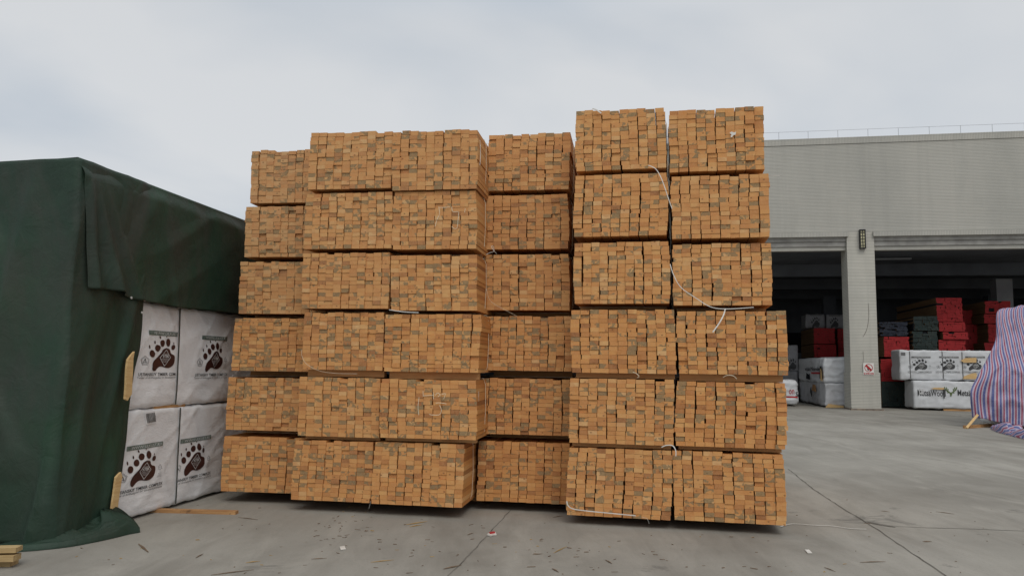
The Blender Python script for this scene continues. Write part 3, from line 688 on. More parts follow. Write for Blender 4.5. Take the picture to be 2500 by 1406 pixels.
    for i,(c,r) in enumerate(zip(C_,Rr)):
        t=(C_[min(i+1,len(C_)-1)]-C_[max(i-1,0)]).normalized(); a=Vector((-t.y,t.x,0))
        for k in range(n+1):
            th=PI*k/n; f=.92+.40*noise.noise(Vector((i*.07,th*2.6,1)))+.45*max(0,1-abs(noise.noise(Vector((i*.045+th*.5,th*3.2,5))))*4)-.05
            V.append(c+a*(r.x*(1.0+math.cos(th))*f-.0)+Vector((0,0,max(.004,r.y*math.sin(th)*f*1.15))))
    for i in range(len(C_)-1):
        for k in range(n): F.append((i*(n+1)+k,(i+1)*(n+1)+k,(i+1)*(n+1)+k+1,i*(n+1)+k+1))
    mesh('slack_heap',V,F,M_TARP,E,smooth=True,world=True)
    # battens that pin the edge
    for poly in ([(329,858),(326,875),(325,905),(322,962),(316,970),(312,978),(306,974),(308,950),(310,900),(313,878),(320,868)],[(296,1152),(299,1163),(296,1180),(290,1222),(286,1252),(281,1266),(276,1261),(272,1258),(276,1225),(281,1190),(284,1165),(290,1158)]):
        q=[P_S.hit(x,y,-.17)for x,y in poly]; b=MB(); b.prism([(u-US,-.17,z) for u,z in q],(0,.022,0)); b.build('batten',M_PALE,E)
    # eyelets on the hem
    for x,y in ((320,727),(346,763)):
        u,z=P_S.hit(x,y,-.15); b=MB(); b.tube([(u-US,-.15,z),(u-US,-.157,z)],.012,10); b.build('eyelet',simple('eyelet_metal',(.5,.5,.48),.4,.5),E)
tarpaulin()
# three short planks near the camera
def near_planks():
    for k,(yb,xe,z,lab) in enumerate(((1383,24,0,'lowest short plank of the pile at the bottom left corner'),(1371,32,.052,'middle short plank of the pile at the bottom left corner'),(1349,38,.112,'top short plank of the pile at the bottom left corner'))):
        p=ground(xe,yb,z); b=MB(); b.box(-1.2,0,0,.11,0,(.04,.044,.036)[k]); o=b.build('wooden_plank',M_DULL); o.location=p; o.rotation_euler=(0,0,rad((2,5,8)[k])); tag(o,lab,'plank','short planks piled by the tarpaulin')
near_planks()

# ------------------------------------------------------------------ warehouse
P_W=Plane(ground(2112,1001),-10)
WZ=P_W.hit(2200,331)[1]; 
def warehouse():
    pl=P_W; E=empty('warehouse',pl.at(0,0,0),rad(pl.h),'long grey tiled warehouse with open loading bays behind the timber stacks','warehouse')
    U=lambda x,y,off=0: pl.hit(x,y,off)[0]
    zb0=pl.hit(2300,562,-.12)[1]; zb1=pl.hit(2300,574,-.12)[1]; zs=pl.hit(2300,607)[1]; zst=[pl.hit(2300,y)[1] for y in (585,597)]
    pw=(U(2078,990),U(2150,990)); pc=sum(pw)/2; pwid=pw[1]-pw[0]; bay=pl.hit(2125,700)[0]*0+9.6
    pil=[pc-2*bay,pc-bay,pc,pc+bay,pc+2*bay]; u0,u1=pil[0]-4,pil[-1]+3; DEP=26
    b=MB(); b.box(u0,u1,0,.3,zb0,WZ-.28,0); b.build('upper_wall',M_TILE,E)
    b=MB(); b.box(u0-.02,u1+.02,-.03,.33,WZ-.28,WZ,0); b.build('parapet_band',M_TILEV,E)
    # stepped lintel over each bay
    for i in range(len(pil)-1):
        a,c=pil[i]+pwid/2-.02,pil[i+1]-pwid/2+.02
        b=MB(); b.box(a-.06,c+.06,-.12,.3,zb1,zb0-.003); b.build('lintel_band',M_TILEV,E)
        b=MB(); b.box(a,c,.06,.34,zst[0],zb1-.002); b.box(a,c,.14,.40,zst[1],zst[0]-.002); b.build('lintel_step',M_RENDER,E)
        b=MB(); b.box(a,c,.20,.5,zs,zst[1]-.002); b.build('lintel',M_TILE,E)
    for x in pil:
        b=MB(); w=pwid/2
        b.box(x-w*.95,x+w*.95,-.006,1.0,1.55,zb0-.003); b.box(x-w*1.0,x+w*1.02,-.05,1.05,.06,1.548); pk=b.build('pillar',M_PIER,E)
        b=MB(); b.box(x-w*1.06,x+w*1.15,-.16,1.0,0,.055); b.build('pillar_foot',wood_foot,pk)
    # crack lines on the middle pillar
    for st in ([(2120,740),(2121,775),(2116,805),(2107,822)],[(2107,858),(2108,872),(2107,890)]):
        P=[Vector((pl.hit(x,y,-.02)[0],-.010,pl.hit(x,y,-.02)[1])) for x,y in st]; b=MB(); b.tube(smoothline(P,4),.008,4); b.build('crack',M_CRACK,E)
    # roof, inside walls, floor slab edge
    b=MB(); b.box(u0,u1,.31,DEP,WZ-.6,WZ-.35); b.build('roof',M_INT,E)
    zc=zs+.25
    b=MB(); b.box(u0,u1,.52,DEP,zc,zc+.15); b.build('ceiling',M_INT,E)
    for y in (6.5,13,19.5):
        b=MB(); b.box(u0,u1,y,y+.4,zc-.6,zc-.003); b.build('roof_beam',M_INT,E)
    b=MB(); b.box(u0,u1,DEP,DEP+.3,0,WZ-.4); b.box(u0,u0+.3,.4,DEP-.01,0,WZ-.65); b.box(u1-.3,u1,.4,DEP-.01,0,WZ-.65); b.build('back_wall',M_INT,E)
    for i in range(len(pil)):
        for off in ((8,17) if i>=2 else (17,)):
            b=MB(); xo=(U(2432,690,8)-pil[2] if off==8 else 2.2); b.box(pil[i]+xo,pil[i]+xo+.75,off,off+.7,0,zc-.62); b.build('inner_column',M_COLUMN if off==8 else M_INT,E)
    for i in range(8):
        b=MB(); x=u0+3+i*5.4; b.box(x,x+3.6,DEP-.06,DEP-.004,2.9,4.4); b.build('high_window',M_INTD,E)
    # ceiling strip lights, unlit
    for (a,c) in (((2140,624),(2170,631)),((2178,630),(2215,642))):
        off=4.0; P1=pl.hit(*a,off); P2=pl.hit(*c,off+.0)
        for k in (0,.18):
            b=MB(); b.box(P1[0],P2[0]+.2,off+k,off+k+.07,zc-.12,zc-.06); b.build('strip_light',M_STEEL,E)
    # roof-edge rail
    b=MB(); x=u0+.5; hs=.36; b.tube([(u0,.1,WZ+hs),(u1,.1,WZ+hs)],.0065,5); b.build('rail_wire',M_STEEL,E)
    k=0
    while x<u1:
        b=MB(); b.tube([(x,.1,WZ),(x,.1,WZ+hs)],.008,5); b.build('rail_post',M_STEEL,E); x+=1.22; k+=1
    return E,pil,pwid
wood_foot=simple('worn_plinth',(.30,.24,.18),.9,.1,(.16,.13,.11),5)
WE,PIL,PW=warehouse()
def lantern():
    u0,zt=P_W.hit(2096,562); u1,zb=P_W.hit(2112,608); E=empty('wall_lantern',P_W.at((u0+u1)/2,zb,-.01),rad(P_W.h),'black caged lantern with cream panes high on the tiled pillar','lantern')
    w=(u1-u0)/2; h=zt-zb; b=MB(); b.box(-w+.03,w-.03,-.13,-.012,.05,h-.05); b.build('pane',simple('cream_glass',(.62,.58,.36),.35,.4,(.5,.47,.28),5),E)
    b=MB(); fr=simple('black_iron',(.012,.012,.012),.5,.4)
    b.box(-w,w,-.17,0,0,.045); b.box(-w,w,-.17,0,h-.05,h)
    for x in (-w,w-.035): b.box(x,x+.035,-.165,-.001,.046,h-.051)
    b.box(-.012,.012,-.155,-.135,.046,h-.051)
    for k in range(1,6): b.box(-w+.036,w-.036,-.152,-.132,k*h/6-.011,k*h/6+.011)
    b.build('cage',fr,E)
lantern()
def sign():
    q=[P_W.hit(*p) for p in ((2106,886),(2132,886),(2132,915),(2106,915))]; u0=q[0][0];u1=q[1][0];z1=q[0][1];z0=q[3][1]; w=u1-u0;h=z1-z0
    E=empty('warning_sign',P_W.at((u0+u1)/2,z0,-.062),rad(P_W.h),'small white no open flames sign with red ring on the pillar','sign')
    b=MB(); b.box(-w/2,w/2,-.012,0,0,h); b.build('panel',simple('sign_white',(.68,.66,.62),.5),E)
    red=simple('sign_red',(.38,.03,.03),.5); blk=M_INK
    r=h*.33; cz=h*.60; b=MB(); V=[];F=[];n=28
    for k in range(n):
        a=2*PI*k/n
        for rr in (r,r*.84): V.append((rr*math.cos(a),-.015,cz+rr*math.sin(a)))
    for k in range(n): F.append((2*k,2*((k+1)%n),2*((k+1)%n)+1,2*k+1))
    b.add(V,F); c=r*.62; d=.03; b.add([(-c-d,-.018,cz+c-d),(-c+d,-.018,cz+c+d),(c+d,-.018,cz-c+d),(c-d,-.018,cz-c-d)],[(0,3,2,1)]); b.build('prohibition_ring',red,E)
    f=Flat(); f.poly([(-.045,-.11),(.0,-.13),(.035,-.06),(.02,.02),(.04,.08),(-.02,.03),(-.06,-.03)]); f.line([(-.07,.11),(.0,-.02),(.06,-.12)],.025); mesh('flame_symbol',[(x,-.0155,cz+y*r/.2) for x,y in f.V],f.F,blk,E)
    b=MB(); b.box(-w*.45,w*.45,-.0145,-.0125,h*.04,h*.2); b.build('text_band',red,E)
    V,F=fit(T('禁止烟火',1,.01),-w*.4,w*.4,h*.055,h*.185); mesh('sign_text',[(x,-.017,z) for x,z in V],F,simple('sign_text_white',(.7,.68,.64),.5),E)
sign()

# ------------------------------------------------------------------ packs inside the warehouse
def end_paint(name, c, c2):
    M=Mat(name,.65,.25); f=M.noise(M.obj(),3.5,5,.7); return M.color(M.mix(M.rng(f,.35,.7),c,c2)).m
M_RED=end_paint('red_end_paint',(.42,.028,.030),(.30,.022,.024)); M_GRN=end_paint('green_end_paint',(.020,.036,.034),(.045,.055,.048)); M_NVY=end_paint('navy_end_paint',(.022,.028,.045),(.045,.05,.062))
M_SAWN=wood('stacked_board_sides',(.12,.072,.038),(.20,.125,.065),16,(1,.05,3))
def board_pack(px, off, L, mat, label, rows, group, ragged=0, grp_cat='timber pack', seed=1, wavy=.0):
    x0,x1,y0,y1=px; pl=P_W; ym=(y0+y1)/2; u0=pl.hit(x0,ym,off)[0]; u1=pl.hit(x1,ym,off)[0]; z1=pl.hit((x0+x1)/2,y0,off)[1]; z0=pl.hit((x0+x1)/2,y1,off)[1]
    z0=max(z0,.05); E=empty('painted_timber_pack',pl.at((u0+u1)/2,z0,off),rad(pl.h),label,'timber pack',group)
    rnd=random.Random(seed*77+5); w=u1-u0;h=z1-z0; b=MB(); th=h/rows; r=0
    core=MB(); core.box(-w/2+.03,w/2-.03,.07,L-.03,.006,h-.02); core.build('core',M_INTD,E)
    for r in range(rows):
        x=-w/2+rnd.uniform(0,.03+ragged)
        while x<w/2-.05:
            ww=min(rnd.uniform(.12,.24),w/2-x-rnd.uniform(0,.02+ragged*.5)); 
            if ww<.04: break
            zz=r*th+rnd.uniform(0,.004); t=th*(1.0 if rnd.random()<.6 else rnd.uniform(.82,.98))
            y=rnd.gauss(0,.012+ragged*.4)
            if rnd.random()>.012: 
                c0=len(b.V); b.box(x,x+ww,y,L+rnd.uniform(-.05,.05),zz,zz+t,1); b.M[-4]=0     # front face painted
            x+=ww+rnd.uniform(.001,.008)+(rnd.random()<.07)*rnd.uniform(.015,.04)
    b.build('boards',[mat,M_SAWN],E)
    return E
gR='painted timber packs stored in the warehouse'
IN=[((2157,2221,822,871),3.0,4.5,M_RED,'red-ended timber pack just right of the pillar, under the navy pack',9,0),
 ((2150,2212,876,931),2.9,4.5,M_RED,'red-ended timber pack partly behind the upper white wrapped pack',10,0),
 ((2152,2217,932,997),2.8,4.5,M_GRN,'dark green-ended timber pack on the floor right of the pillar',9,0),
 ((2146,2217,786,820),3.0,4.0,M_NVY,'ragged navy-ended timber pack with a pale top edge, right of the pillar',8,.06),
 ((2228,2290,809,855),2.9,4.5,M_GRN,'lower dark green-ended timber pack behind the white wrapped pack',9,.02),
 ((2229,2292,772,807),2.9,4.5,M_GRN,'upper ragged dark green-ended timber pack with pale splintered top',8,.05),
 ((2291,2358,830,856),3.0,5.5,M_RED,'lowest red-ended pack of the tall middle pile, on the white wrapped pack level',5,0),
 ((2301,2365,811,828),2.9,4.5,M_RED,'thin red-ended pack jutting right in the tall middle pile',4,0),
 ((2292,2357,786,809),3.0,4.5,M_RED,'shallow red-ended pack under the top of the tall middle pile',5,0),
 ((2286,2350,727,785),3.1,5.5,M_RED,'tall red-ended timber pack topping the middle pile',13,0),
 ((2350,2397,757,791),6.0,5.0,M_RED,'shaded red-ended pack between the middle pile and the right pile',7,0),
 ((2352,2392,792,856),5.8,5.0,M_RED,'lower shaded red-ended pack between the middle and right piles',11,0),
 ((2404,2468,735,765),4.6,6.0,M_RED,'red-ended pack topping the right-hand pile beside the inner column',7,0),
 ((2402,2462,767,789),4.6,5.5,M_RED,'second red-ended pack down in the right-hand pile',5,0),
 ((2412,2466,791,835),4.6,5.5,M_RED,'third red-ended pack in the right-hand pile, behind the striped sheet',9,0),
 ((2404,2466,837,900),4.6,5.5,M_RED,'lowest red-ended pack seen in the right-hand pile behind the striped sheet',9,0),
 ((1987,2042,841,872),9.0,3.4,M_RED,'dim red-ended pack lying on the torn white packs in the left bay',8,0),
 ((1986,2039,801,839),9.1,3.4,M_RED,'dim red-ended pack second up in the left bay, under the white pack',9,0),
 ((2045,2098,803,872),9.5,3.4,M_RED,'dim red-ended pack half hidden by the pillar in the left bay',13,0)]
for k,(px,off,L,mat,lab,rows,rg) in enumerate(IN): board_pack(px,off,L,mat,lab,rows,gR,rg,seed=k)

def film2(seed,straps=(),amp=1.0):
    def f(p,n):
        v=.018*noise.noise(Vector((p.x*1.2+seed,p.y*.8,p.z*2.2)))+.02*max(0,1-abs(noise.noise(Vector((p.x*1.6+p.z*1.5,p.z*2.5-p.x,seed+p.y))))*5)
        v+=.018*ridge(noise.noise(Vector((p.x*1.1,p.z*7,seed+p.y))))*(1-sst(.2,.6,p.z))
        for s in straps: v-=.03*math.exp(-((p.x-s)/.06)**2)
        return v*amp
    return f
def white_pack(px,off,L,label,straps_px=(),mat=None,seed=1,flip=False,amp=1.0,r=.045):
    x0,x1,y0,y1=px; pl=P_W; ym=(y0+y1)/2; u0=pl.hit(x0,ym,off)[0]; u1=pl.hit(x1,ym,off)[0]; z1=pl.hit((x0+x1)/2,y0,off)[1]; z0=pl.hit((x0+x1)/2,y1,off)[1]; z0=max(.09,z0)
    E=empty('timber_pack',pl.at(u0,z0,off),rad(pl.h),label,'timber pack','white wrapped packs stored in the warehouse'); H=z1-z0
    st=[pl.hit(x,ym,off)[0]-u0 for x in straps_px]; D=film2(seed,st,amp)
    E.__class__; wr=wrinkled_pack(E,u1-u0,L,H,D,.06,r,mat or M_WRAPB)
    def surf(x,z,lift): n=Vector((0,-1,0)); p=Vector((x,0,z)); return p+n*(D(p,n)+lift)
    for s in st:
        b=MB(); b.ribbon([surf(s,z,.008) for z in np.linspace(.05,H-.05,12)],.045,(0,-1,0),.004); b.build('strap',M_GREYINK,E)
    loc=lambda x,y:(pl.hit(x,y,off)[0]-u0,pl.hit(x,y,off)[1]-z0)
    return E,surf,loc,H
def blocks(E,loc,surf,x0,x1,z0,z1,lift=.01):
    b=MB(); b.box(x0,x1,.1,.2,-.0,-.0)
PAWMINI={k:(v[0],{'paw_print':M_INK,'emblem':M_PRINTW,'web_address_band':M_GREYINK,'web_address':M_PRINTW,'company_name':M_GREYINK,'slogan':M_GREYINK,'certification_marks':M_GREYINK}[k],v[2]*2+.004) for k,v in LOGO.items()}
E1,sf,lc,H=white_pack((2197,2500,856,928),1.2,1.15,'upper white wrapped pack with grey straps and three paw logos, right bay',(2222,2302,2350),seed=2)
for x in (2247,2315,2379):
    c=lc(x,892); place_art(E1,PAWMINI,c[0]-.03,c[1]-.02,.95,.60,sf)
def torn(E,lc,poly,lift,mat=M_PALE,name='exposed_board'):
    b=MB(); P=[(lc(x,y)[0],-lift,lc(x,y)[1]) for x,y in poly]; b.prism(P,(0,.03,0)); b.build(name,mat,E)
torn(E1,lc,[(2344,880),(2355,874),(2382,873),(2382,885),(2352,885)],.075); torn(E1,lc,[(2350,925),(2352,918),(2372,911),(2382,910),(2384,925)],.075)
g=Flat().grid(0,1,0,1,3,3); q0=lc(2199,860); q1=lc(2210,868)
mesh('sticker',[sf(q0[0]+(q1[0]-q0[0])*x,q1[1]+(q0[1]-q1[1])*y,.012) for x,y in g.V],g.F,M_GREYINK,E1)
E2,sf,lc,H=white_pack((2231,2500,931,998),1.0,1.15,'lower white wrapped pack with dark lettering and green antlers, right bay',(),seed=4,mat=M_WRAPB)
def word(E,lc,sf,txt,xa,xb,ya,yb,mat=M_INK,bold=.012,name='lettering'):
    a=lc(xa,yb); c=lc(xb,ya); V,F=fit(T(txt,1,bold),a[0],c[0],a[1],c[1]); V,F=subdiv(V,F,.12); mesh(name,[sf(x,z,.014) for x,z in V],F,mat,E)
word(E2,lc,sf,'MetsäWood',2240,2308,952,966); word(E2,lc,sf,'MetsäWood',2338,2406,952,966)
f=Flat()
for s in (-1,1):
    for st in ([(0,-.03),(.05*s,.06),(.16*s,.12),(.27*s,.22),(.30*s,.36)],[(.15*s,.115),(.13*s,.26)],[(.22*s,.17),(.20*s,.34)],[(.05*s,.05),(.17*s,.045)]): f.line(st,.045)
f.poly([(-.06,.03),(-.045,-.10),(0,-.20),(.045,-.10),(.06,.03)])
c=lc(2321,960); V,F=subdiv(f.V,f.F,.1); mesh('antler_emblem',[sf(c[0]+x*.78,c[1]+y*.72,.014) for x,y in V],F,simple('antler_green',(.10,.14,.04),.5),E2)
torn(E2,lc,[(2272,949),(2280,946),(2303,946),(2304,951),(2285,950)],.07); torn(E2,lc,[(2301,950),(2305,950),(2305,972),(2303,972)],.072,M_INK,'tear')
g=Flat().grid(0,1,0,1,3,3); q0=lc(2243,948); q1=lc(2255,962)
mesh('sticker',[sf(q0[0]+(q1[0]-q0[0])*x,q1[1]+(q0[1]-q1[1])*y,.018) for x,y in g.V],g.F,simple('dull_paper',(.6,.6,.6),.6,.3,(.4,.4,.4),25),E2)
b=MB(); b.box(0,3.0,.05,.14,0,.085); o=b.build('wooden_bearer',M_BEARER); o.location=P_W.at(P_W.hit(2305,999,1)[0],0.002,1.0); o.rotation_euler=(0,0,rad(-10)); tag(o,'wooden runner under the white pack with green antlers','runner')
# left bay
E3,sf,lc,H=white_pack((2011,2098,873,934),1.6,7.2,'upper torn white pack with loose flap and black letters, left bay',(),seed=7,amp=2.0,r=.12)
E4,sf4,lc4,H4=white_pack((2016,2098,936,994),1.5,7.5,'lower torn grey-white pack on the floor beside the pillar',(),seed=9,amp=1.6,mat=plastic_wrap('dull_white_wrap',(.50,.50,.51),(.3,.3,.3),.6))
# darker backed film and print on the left flanks of these two packs
def flank_print(E,txt,y0,y1,z0,z1,mat=M_INK,d=.0,name='lettering'):
    V,F=fit(T(txt,1,.03),y0,y1,z0,z1); mesh(name,[(-.06-d,-x+0.0,z) if False else (-.075-d,y1+y0-x,z) for x,z in V],F,mat,E)
flank_print(E3,'etsa Norde',.5,3.6,.50,.68); b=MB(); b.box(-.08,-.072,.4,2.2,.36,.44); b.build('red_stripe',M_RED,E3)
for (y0,y1,z0,z1) in ((.0,.5,.12,.75),(2.6,3.4,.08,.4)):
    b=MB(); b.prism([(-.078,y0,z0),(-.078,y1,z0+.05),(-.078,y1-.1,z1),(-.078,y0+.12,z1-.1),(-.078,y0-.01,z0+.3)],(.01,0,0)); b.build('tear',M_INTD,E3)
b=MB(); b.prism([(-.085,.02,.06),(-.085,.30,.10),(-.085,.26,.62),(-.085,.05,.5)],(.02,0,0)); b.build('exposed_board',M_PALE,E3)
b=MB(); b.prism([(-.085,1.6,.55),(-.085,2.4,.58),(-.085,2.2,.88),(-.085,1.7,.85)],(.02,0,0)); b.build('exposed_board',M_WEATHERED,E4)
b=MB(); b.prism([(-.085,2.5,.3),(-.085,2.8,.5),(-.085,2.6,.75)],(.02,0,0)); b.build('tear',M_INTD,E4)
b=MB(); q=[lc4(x,y) for x,y in ((2014,996),(2022,985),(2058,990),(2060,996))]; b.prism([(u,-.09,max(z,-.08)) for u,z in q],(0,.05,0)); b.build('exposed_board',M_PALE,E4)
E5,sf,lc,H=white_pack((1967,2014,767,800),10.0,1.2,'dim white pack with paw logo on top of the red packs, left bay',(),seed=12,mat=M_WRAPDIM)
c=lc(1990,790); place_art(E5,{k:PAWMINI[k] for k in('paw_print','web_address_band')},c[0],c[1],.75,.75,sf)
E6,sf,lc,H=white_pack((2017,2062,768,801),10.2,1.2,'dim white pack with paw logo half behind the pillar, left bay',(),seed=13,mat=M_WRAPDIM)
c=lc(2036,791); place_art(E6,{k:PAWMINI[k] for k in('paw_print','web_address_band')},c[0],c[1],.75,.75,sf)
E7,sf,lc,H=white_pack((1905,1949,842,905),7.0,1.2,'dim white pack behind the stack edge, left bay',(),seed=15,mat=M_WRAPDIM)
c=lc(1932,893); place_art(E7,{'paw_print':PAWMINI['paw_print']},c[0],c[1],.75,.75,sf)
E7b,sf,lc,H=white_pack((1900,1949,906,980),6.9,1.2,'lower dim white pack behind the stack edge, left bay',(),seed=16,mat=M_WRAPDIM)
E8,sf,lc,H=white_pack((1890,1949,928,987),2.0,1.1,'crumpled white pack with red and black letters beside the timber wall',(),seed=17,amp=2.2,r=.16,mat=M_WRAPB)
word(E8,lc,sf,'S',1942,1949,956,968); word(E8,lc,sf,'on',1926,1939,951,962,M_RED); q0=lc(1900,970); q1=lc(1949,967)
g=Flat().grid(0,1,0,1,8,1); mesh('red_stripe',[sf(q0[0]+(q1[0]-q0[0]-.03)*x,q0[1]+.07*y,.012) for x,y in g.V],g.F,M_RED,E8)
# hidden supports so that nothing floats from another viewpoint
for px,off,L,lab in (((1987,2042,873,985),9.0,3.4,'dim red-ended pack on the floor behind the torn white packs, left bay'),((2045,2098,873,985),9.5,3.4,'dim red-ended pack on the floor behind the pillar, left bay'),((2228,2290,857,996),2.9,4.5,'dark green-ended pack hidden on the floor behind the white wrapped packs'),((2291,2358,858,996),3.0,5.0,'red-ended pack hidden on the floor behind the white wrapped packs'),((2352,2392,858,994),5.8,5.0,'shaded red-ended pack on the floor behind the middle pile'),((2404,2466,902,995),4.6,5.5,'red-ended pack on the floor behind the striped sheet')):
    board_pack(px,off,L,M_GRN if 'green' in lab else M_RED,lab,14,gR,seed=int(off*10))

# ------------------------------------------------------------------ striped sheet over a pile at the right
def stripe_mat():
    M=Mat('striped_woven_sheet',.5,.35); a=M.N('ShaderNodeAttribute',attribute_name='along').outputs['Fac']
    fr=M.math('FRACT',M.math('DIVIDE',a,.16))
    n=M.N('ShaderNodeValToRGB'); M.L(fr,n.inputs[0]); n.color_ramp.interpolation='CONSTANT'; e=n.color_ramp.elements
    W_=(.47,.43,.50); cols=[(0,(.27,.035,.07)),(.27,W_),(.34,(.22,.21,.36)),(.38,W_),(.46,(.05,.075,.23)),(.80,W_),(.86,(.28,.16,.26)),(.90,W_)]
    while len(e)<len(cols): e.new(.5)
    for q,(p,c) in zip(e,cols): q.position=p; q.color=(*c,1)
    c=M.mix(M.rng(M.noise(M.geo(),16,5,.8),.35,.75,0,.35),n.outputs[0],(.34,.30,.38))
    return M.color(c).bump(M.noise(M.geo(),9,5,.65,1),.5,.03).m
def striped():
    p0=ground(2372,1043); pl=Plane(p0,-14); E=empty('striped_sheet',p0,rad(-14),'red, blue and white striped plastic sheet draped over a pile at the right edge','plastic sheet')
    rows=[ # (pixel polyline, depth offset) bottom -> top -> behind
     ([(2373,1018),(2405,1023),(2440,1031),(2475,1038),(2510,1043),(2600,1058),(2760,1085)],0.0),
     ([(2369,960),(2400,966),(2440,970),(2475,975),(2510,979),(2600,985),(2760,1000)],0.03),
     ([(2385,921),(2412,919),(2440,918),(2475,918),(2510,918),(2600,917),(2760,915)],.12),
     ([(2405,885),(2432,880),(2460,877),(2490,874),(2520,872),(2610,868),(2760,860)],.45),
     ([(2430,830),(2450,825),(2475,821),(2505,818),(2535,815),(2620,808),(2760,795)],.95),
     ([(2437,758),(2455,754),(2482,750),(2508,747),(2540,742),(2625,732),(2760,712)],1.5)]
    grid=[]
    for pts,off in rows:
        L=[]
        for x,y in pts: u,z=pl.hit(x,y,off); L.append(Vector((u,off,z)))
        first=L[0]; L=[first+Vector((1.35,2.6,0)),first+Vector((.5,.9,0))]+L
        grid.append(smoothline(L,8))
    b=grid[-1]; grid.append([p+Vector((1.3,2.0,-.15)) for p in b]); 
    cols=len(grid[0]); V=[];F=[];A=[]; K=9
    base=grid[2]; dist=[0]
    for i in range(1,cols): dist.append(dist[-1]+(base[i]-base[i-1]).length)
    colsm=[]
    for i in range(cols): colsm.append([q for q in smoothline([g[i] for g in grid],K)])
    nr=len(colsm[0])
    for j in range(nr):
        for i in range(cols):
            p=colsm[i][j]; t=j/nr; a=dist[i]
            w=.05*noise.noise(Vector((a*2.1,p.z*.5,2)))+.08*max(0,1-abs(noise.noise(Vector((a*1.3+p.z*.5,p.z*.7-a*.3,12))))*6)+.025*noise.noise(Vector((a*1.1,p.z*2.6,31)))+.05*max(0,1-abs(noise.noise(Vector((a*2.2-p.z*.9,p.z*1.3,22))))*5)+.015*math.sin(a*9+p.z*1.2)*(.4+.6*sst(1.6,.2,p.z))+.02*noise.noise(Vector((a*5,p.z*4,4)))
            w+=.07*max(0,1-abs((a-2.75-.35*(1.6-p.z))/.12)) *sst(2.4,.6,p.z)
            V.append(p+Vector((-.3*w,-w,.3*w))); A.append(a*(1+.22*sst(.3,.8,t))+.02*noise.noise(Vector((a,p.z*1.5,6))))
    for j in range(nr-1):
        for i in range(cols-1): F.append((j*cols+i,j*cols+i+1,(j+1)*cols+i+1,(j+1)*cols+i))
    m=stripe_mat(); o=mesh('draped_sheet',V,F,m,E,smooth=True); at=o.data.attributes.new('along','FLOAT','POINT'); at.data.foreach_set('value',A)
    md=o.modifiers.new('thick','SOLIDIFY'); md.thickness=.006
    # bunched tail on the ground
    P=[ground(*p) for p in ((2418,1047),(2435,1055),(2460,1062),(2490,1070),(2530,1078),(2600,1092))]; R=[(.10,.12),(.22,.24),(.2,.14),(.25,.2),(.3,.22),(.3,.2)]
    C_=smoothline(P,9); Rr=smoothline([(a,b_,0) for a,b_ in R],9); V=[];F=[];A=[]; n=30
    for i,(c,r) in enumerate(zip(C_,Rr)):
        t=(C_[min(i+1,len(C_)-1)]-C_[max(i-1,0)]).normalized(); s=Vector((-t.y,t.x,0))
        for k in range(n+1):
            th=PI*k/n; f=1+.5*noise.noise(Vector((i*.13,th*2,1)))+.3*ridge(noise.noise(Vector((i*.1,th*4,5))))-.15
            V.append(c+s*(r.x*(1+math.cos(th))*f)+Vector((0,0,max(.005,r.y*math.sin(th)*f)))); A.append(i*.035+th*.14+.1*noise.noise(Vector((i*.2,th*2,3))))
    for i in range(len(C_)-1):
        for k in range(n): F.append((i*(n+1)+k,(i+1)*(n+1)+k,(i+1)*(n+1)+k+1,i*(n+1)+k+1))
    o=mesh('bunched_tail',V,F,m,E,smooth=True,world=True); at=o.data.attributes.new('along','FLOAT','POINT'); at.data.foreach_set('value',A)
    # pack peeping out below, prop and plank
    q=pl.hit(2378,1030,.35); 
    H_=rows and pl.hit(2437,800,1.0)[1]
    E9=empty('timber_pack',pl.at(pl.hit(2420,1030,.5)[0],.10,.5),rad(-14),'grimy wrapped pack peeping out under the striped sheet','timber pack')
    wrinkled_pack(E9,5.0,1.0,1.15,film2(31),.09,.06,M_WRAP)
    a=ground(2356,1046); b_=ground(2420,1041); d=(b_-a); mb=MB(); mb.box(0,d.length+.4,0,.10,0,.085); o=mb.build('wooden_plank',M_WEATHERED); o.location=a+Vector((.05,.0,0)); o.rotation_euler=(0,0,math.atan2(d.y,d.x)); tag(o,'thick plank on the concrete at the foot of the striped sheet','plank')
    mb=MB(); u,z=pl.hit(2386,1013,-.08); top=pl.at(u,z,-.08); s=a+Vector((-.0,-.06,.02)); mb.tube([s,top],.045,4); o=mb.build('wooden_prop',M_PALE); tag(o,'pale slanting wooden prop at the corner of the striped sheet','prop')
striped()

# ------------------------------------------------------------------ litter on the concrete
def sliver(name,a,b_,w,mat,label,cat,h=.009,group=None):
    w*=.62
    p,q=ground(*a),ground(*b_); d=q-p; mb=MB(); L=d.length
    mb.add([(0,-w*.2,.004),(L*.5,-w*.5,.004),(L,-w*.15,.004),(L,w*.15,.004),(L*.45,w*.5,.004),(0,w*.25,.004),(0,-w*.2,h*.6),(L*.5,-w*.5,h),(L,-w*.15,h*.6),(L,w*.15,h*.6),(L*.45,w*.5,h),(0,w*.25,h*.6)],
           [(5,4,3,2,1,0),(6,7,8,9,10,11)]+[(i,(i+1)%6,(i+1)%6+6,i+6) for i in range(6)])
    o=mb.build(name,mat); o.location=p; o.rotation_euler=(0,0,math.atan2(d.y,d.x)); return tag(o,label,cat,group)
M_STICK=simple('dark_splinter',(.13,.09,.06),.9,.1,(.21,.15,.10),30); M_YEL=simple('yellow_splinter',(.45,.30,.11),.8,.1,(.33,.2,.07),20)
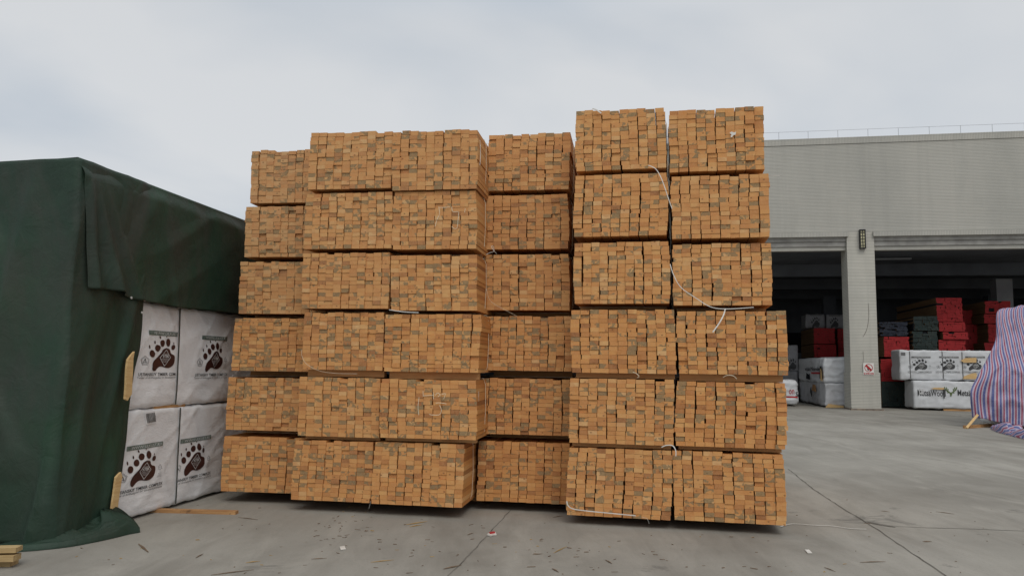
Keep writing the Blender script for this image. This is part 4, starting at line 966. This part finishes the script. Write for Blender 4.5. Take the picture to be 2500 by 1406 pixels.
def litter():
    g='wood splinters on the concrete'
    for a,b_,w,m,l in (((338,1328),(362,1348),.035,M_STICK,'thick brown splinter on the concrete in front of the tarpaulin heap'),
        ((992,1281),(1043,1273),.03,M_YEL,'upper yellow splinter of the pair on the concrete'),((1000,1286),(1030,1281),.022,M_YEL,'lower yellow splinter of the pair on the concrete'),
        ((905,1373),(962,1367),.014,M_YEL,'thin tan stick near the bottom edge of the yard'),((515,1404),(620,1391),.018,M_STICK,'long dark splinter at the bottom edge left of centre'),
        ((1083,1389),(1126,1380),.03,M_STICK,'broad dark splinter lying across the slab joint'),((582,1263),(630,1269),.014,M_STICK,'thin dark splinter in front of the leftmost bundles'),
        ((600,1374),(636,1370),.016,M_YEL,'pale flat splinter in the left foreground'),((760,1365),(798,1363),.012,M_STICK,'narrow dark splinter in the left centre foreground'),
        ((1300,1354),(1325,1352),.016,M_STICK,'short black splinter below the middle stack'),((1352,1350),(1384,1334),.012,M_YEL,'slanted pale stick below the tall block'),
        ((2285,1249),(2330,1255),.018,M_STICK,'dark splinter on the concrete near the right crack'),((2100,1373),(2162,1371),.016,M_STICK,'dark stick near the bottom right joint'),
        ((2150,1247),(2172,1250),.014,M_STICK,'small dark splinter above the crack junction'),((1350,1263),(1375,1259),.014,M_STICK,'dark splinter left of the tall block base'),
        ((1141,1306),(1156,1301),.012,M_STICK,'tiny slanted splinter left of the red wrapper'),((1478,1367),(1494,1376),.02,M_STICK,'dark chip in the right centre foreground'),
        ((1348,1388),(1364,1397),.02,M_STICK,'dark chip near the bottom edge right of centre'),((2012,1385),(2040,1396),.012,M_STICK,'thin leaning splinter at the bottom right'),
        ((478,1362),(496,1352),.016,M_STICK,'small dark splinter in the left foreground'),((2253,1322),(2275,1322),.03,M_STICK,'flat dark chip beside the grey stain at the right')):
        sliver('wood_splinter',a,b_,w,m,l,'splinter',group=g)
    for pts,lab,m in (([(829,1335),(841,1333),(844,1340),(832,1342)],'small square white paper scrap in the left centre foreground',M_STRAPW),([(1965,1342),(1975,1342),(1983,1350),(1972,1350)],'small white paper scrap in the right foreground',M_STRAPW)):
        b=MB(); b.prism([ground(x,y,.004) for x,y in pts],(0,0,.006)); tag(b.build('paper_scrap',m),lab,'paper scrap')
    E=empty('candy_wrapper',ground(1199,1305),0,'crumpled red and white wrapper beside the slab joint','wrapper')
    for pts,m,h,n in (([(1189,1306),(1196,1302),(1210,1301),(1212,1306),(1205,1306),(1198,1309)],M_STRAPW,.012,'white_foil'),([(1194,1303),(1207,1301),(1209,1304),(1197,1306)],M_RED,.02,'red_print')):
        b=MB(); b.prism([ground(x,y,.005) for x,y in pts],(0,0,h)); b.build(n,m,E,world=True)
    b=MB(); P=smoothline([ground(x,y,.008) for x,y in ((1906,1285),(1925,1279),(1945,1278),(1985,1281),(2030,1283),(2075,1289),(2115,1291))],4); b.ribbon(P,.012,(0,0,1)); tag(b.build('loose_strap',M_STRAPW),'thin pale strap end lying on the concrete right of the timber wall','strap')
    rnd=random.Random(9); b=MB()
    for k in range(210):
        if k<620: x=rnd.uniform(60,2500); y=1215+185*rnd.random()**.8; 
        else: x=rnd.uniform(1930,2500); y=rnd.uniform(1010,1250)
        if k%5==0: x=rnd.gauss(850,60); y=rnd.gauss(1285,25)
        elif k%5==1: x=rnd.gauss(1330,200); y=rnd.gauss(1350,28)
        if y<1030 or y>1430: continue
        p=ground(x,y); 
        if p.y>25: continue
        L=abs(rnd.gauss(0,.012))+.004; w=rnd.uniform(.001,.0032); a=rnd.gauss(.15,.6) if rnd.random()<.8 else rnd.uniform(0,PI); h=rnd.uniform(.002,.006); c,s=math.cos(a),math.sin(a)
        q=[(-L,-w),(L,-w*.4),(L*.9,w*.4),(-L*.8,w)]; b.prism([(p.x+u*c-v*s,p.y+u*s+v*c,.003) for u,v in q],(0,0,h),0 if rnd.random()<.88 else 1)
    tag(b.build('splinter_litter',[M_STICK,M_YEL]),'fine scattering of wood chips and specks over the concrete yard','litter',kind='stuff')
litter()
S.render.film_transparent=False
print('objects',len(bpy.data.objects))
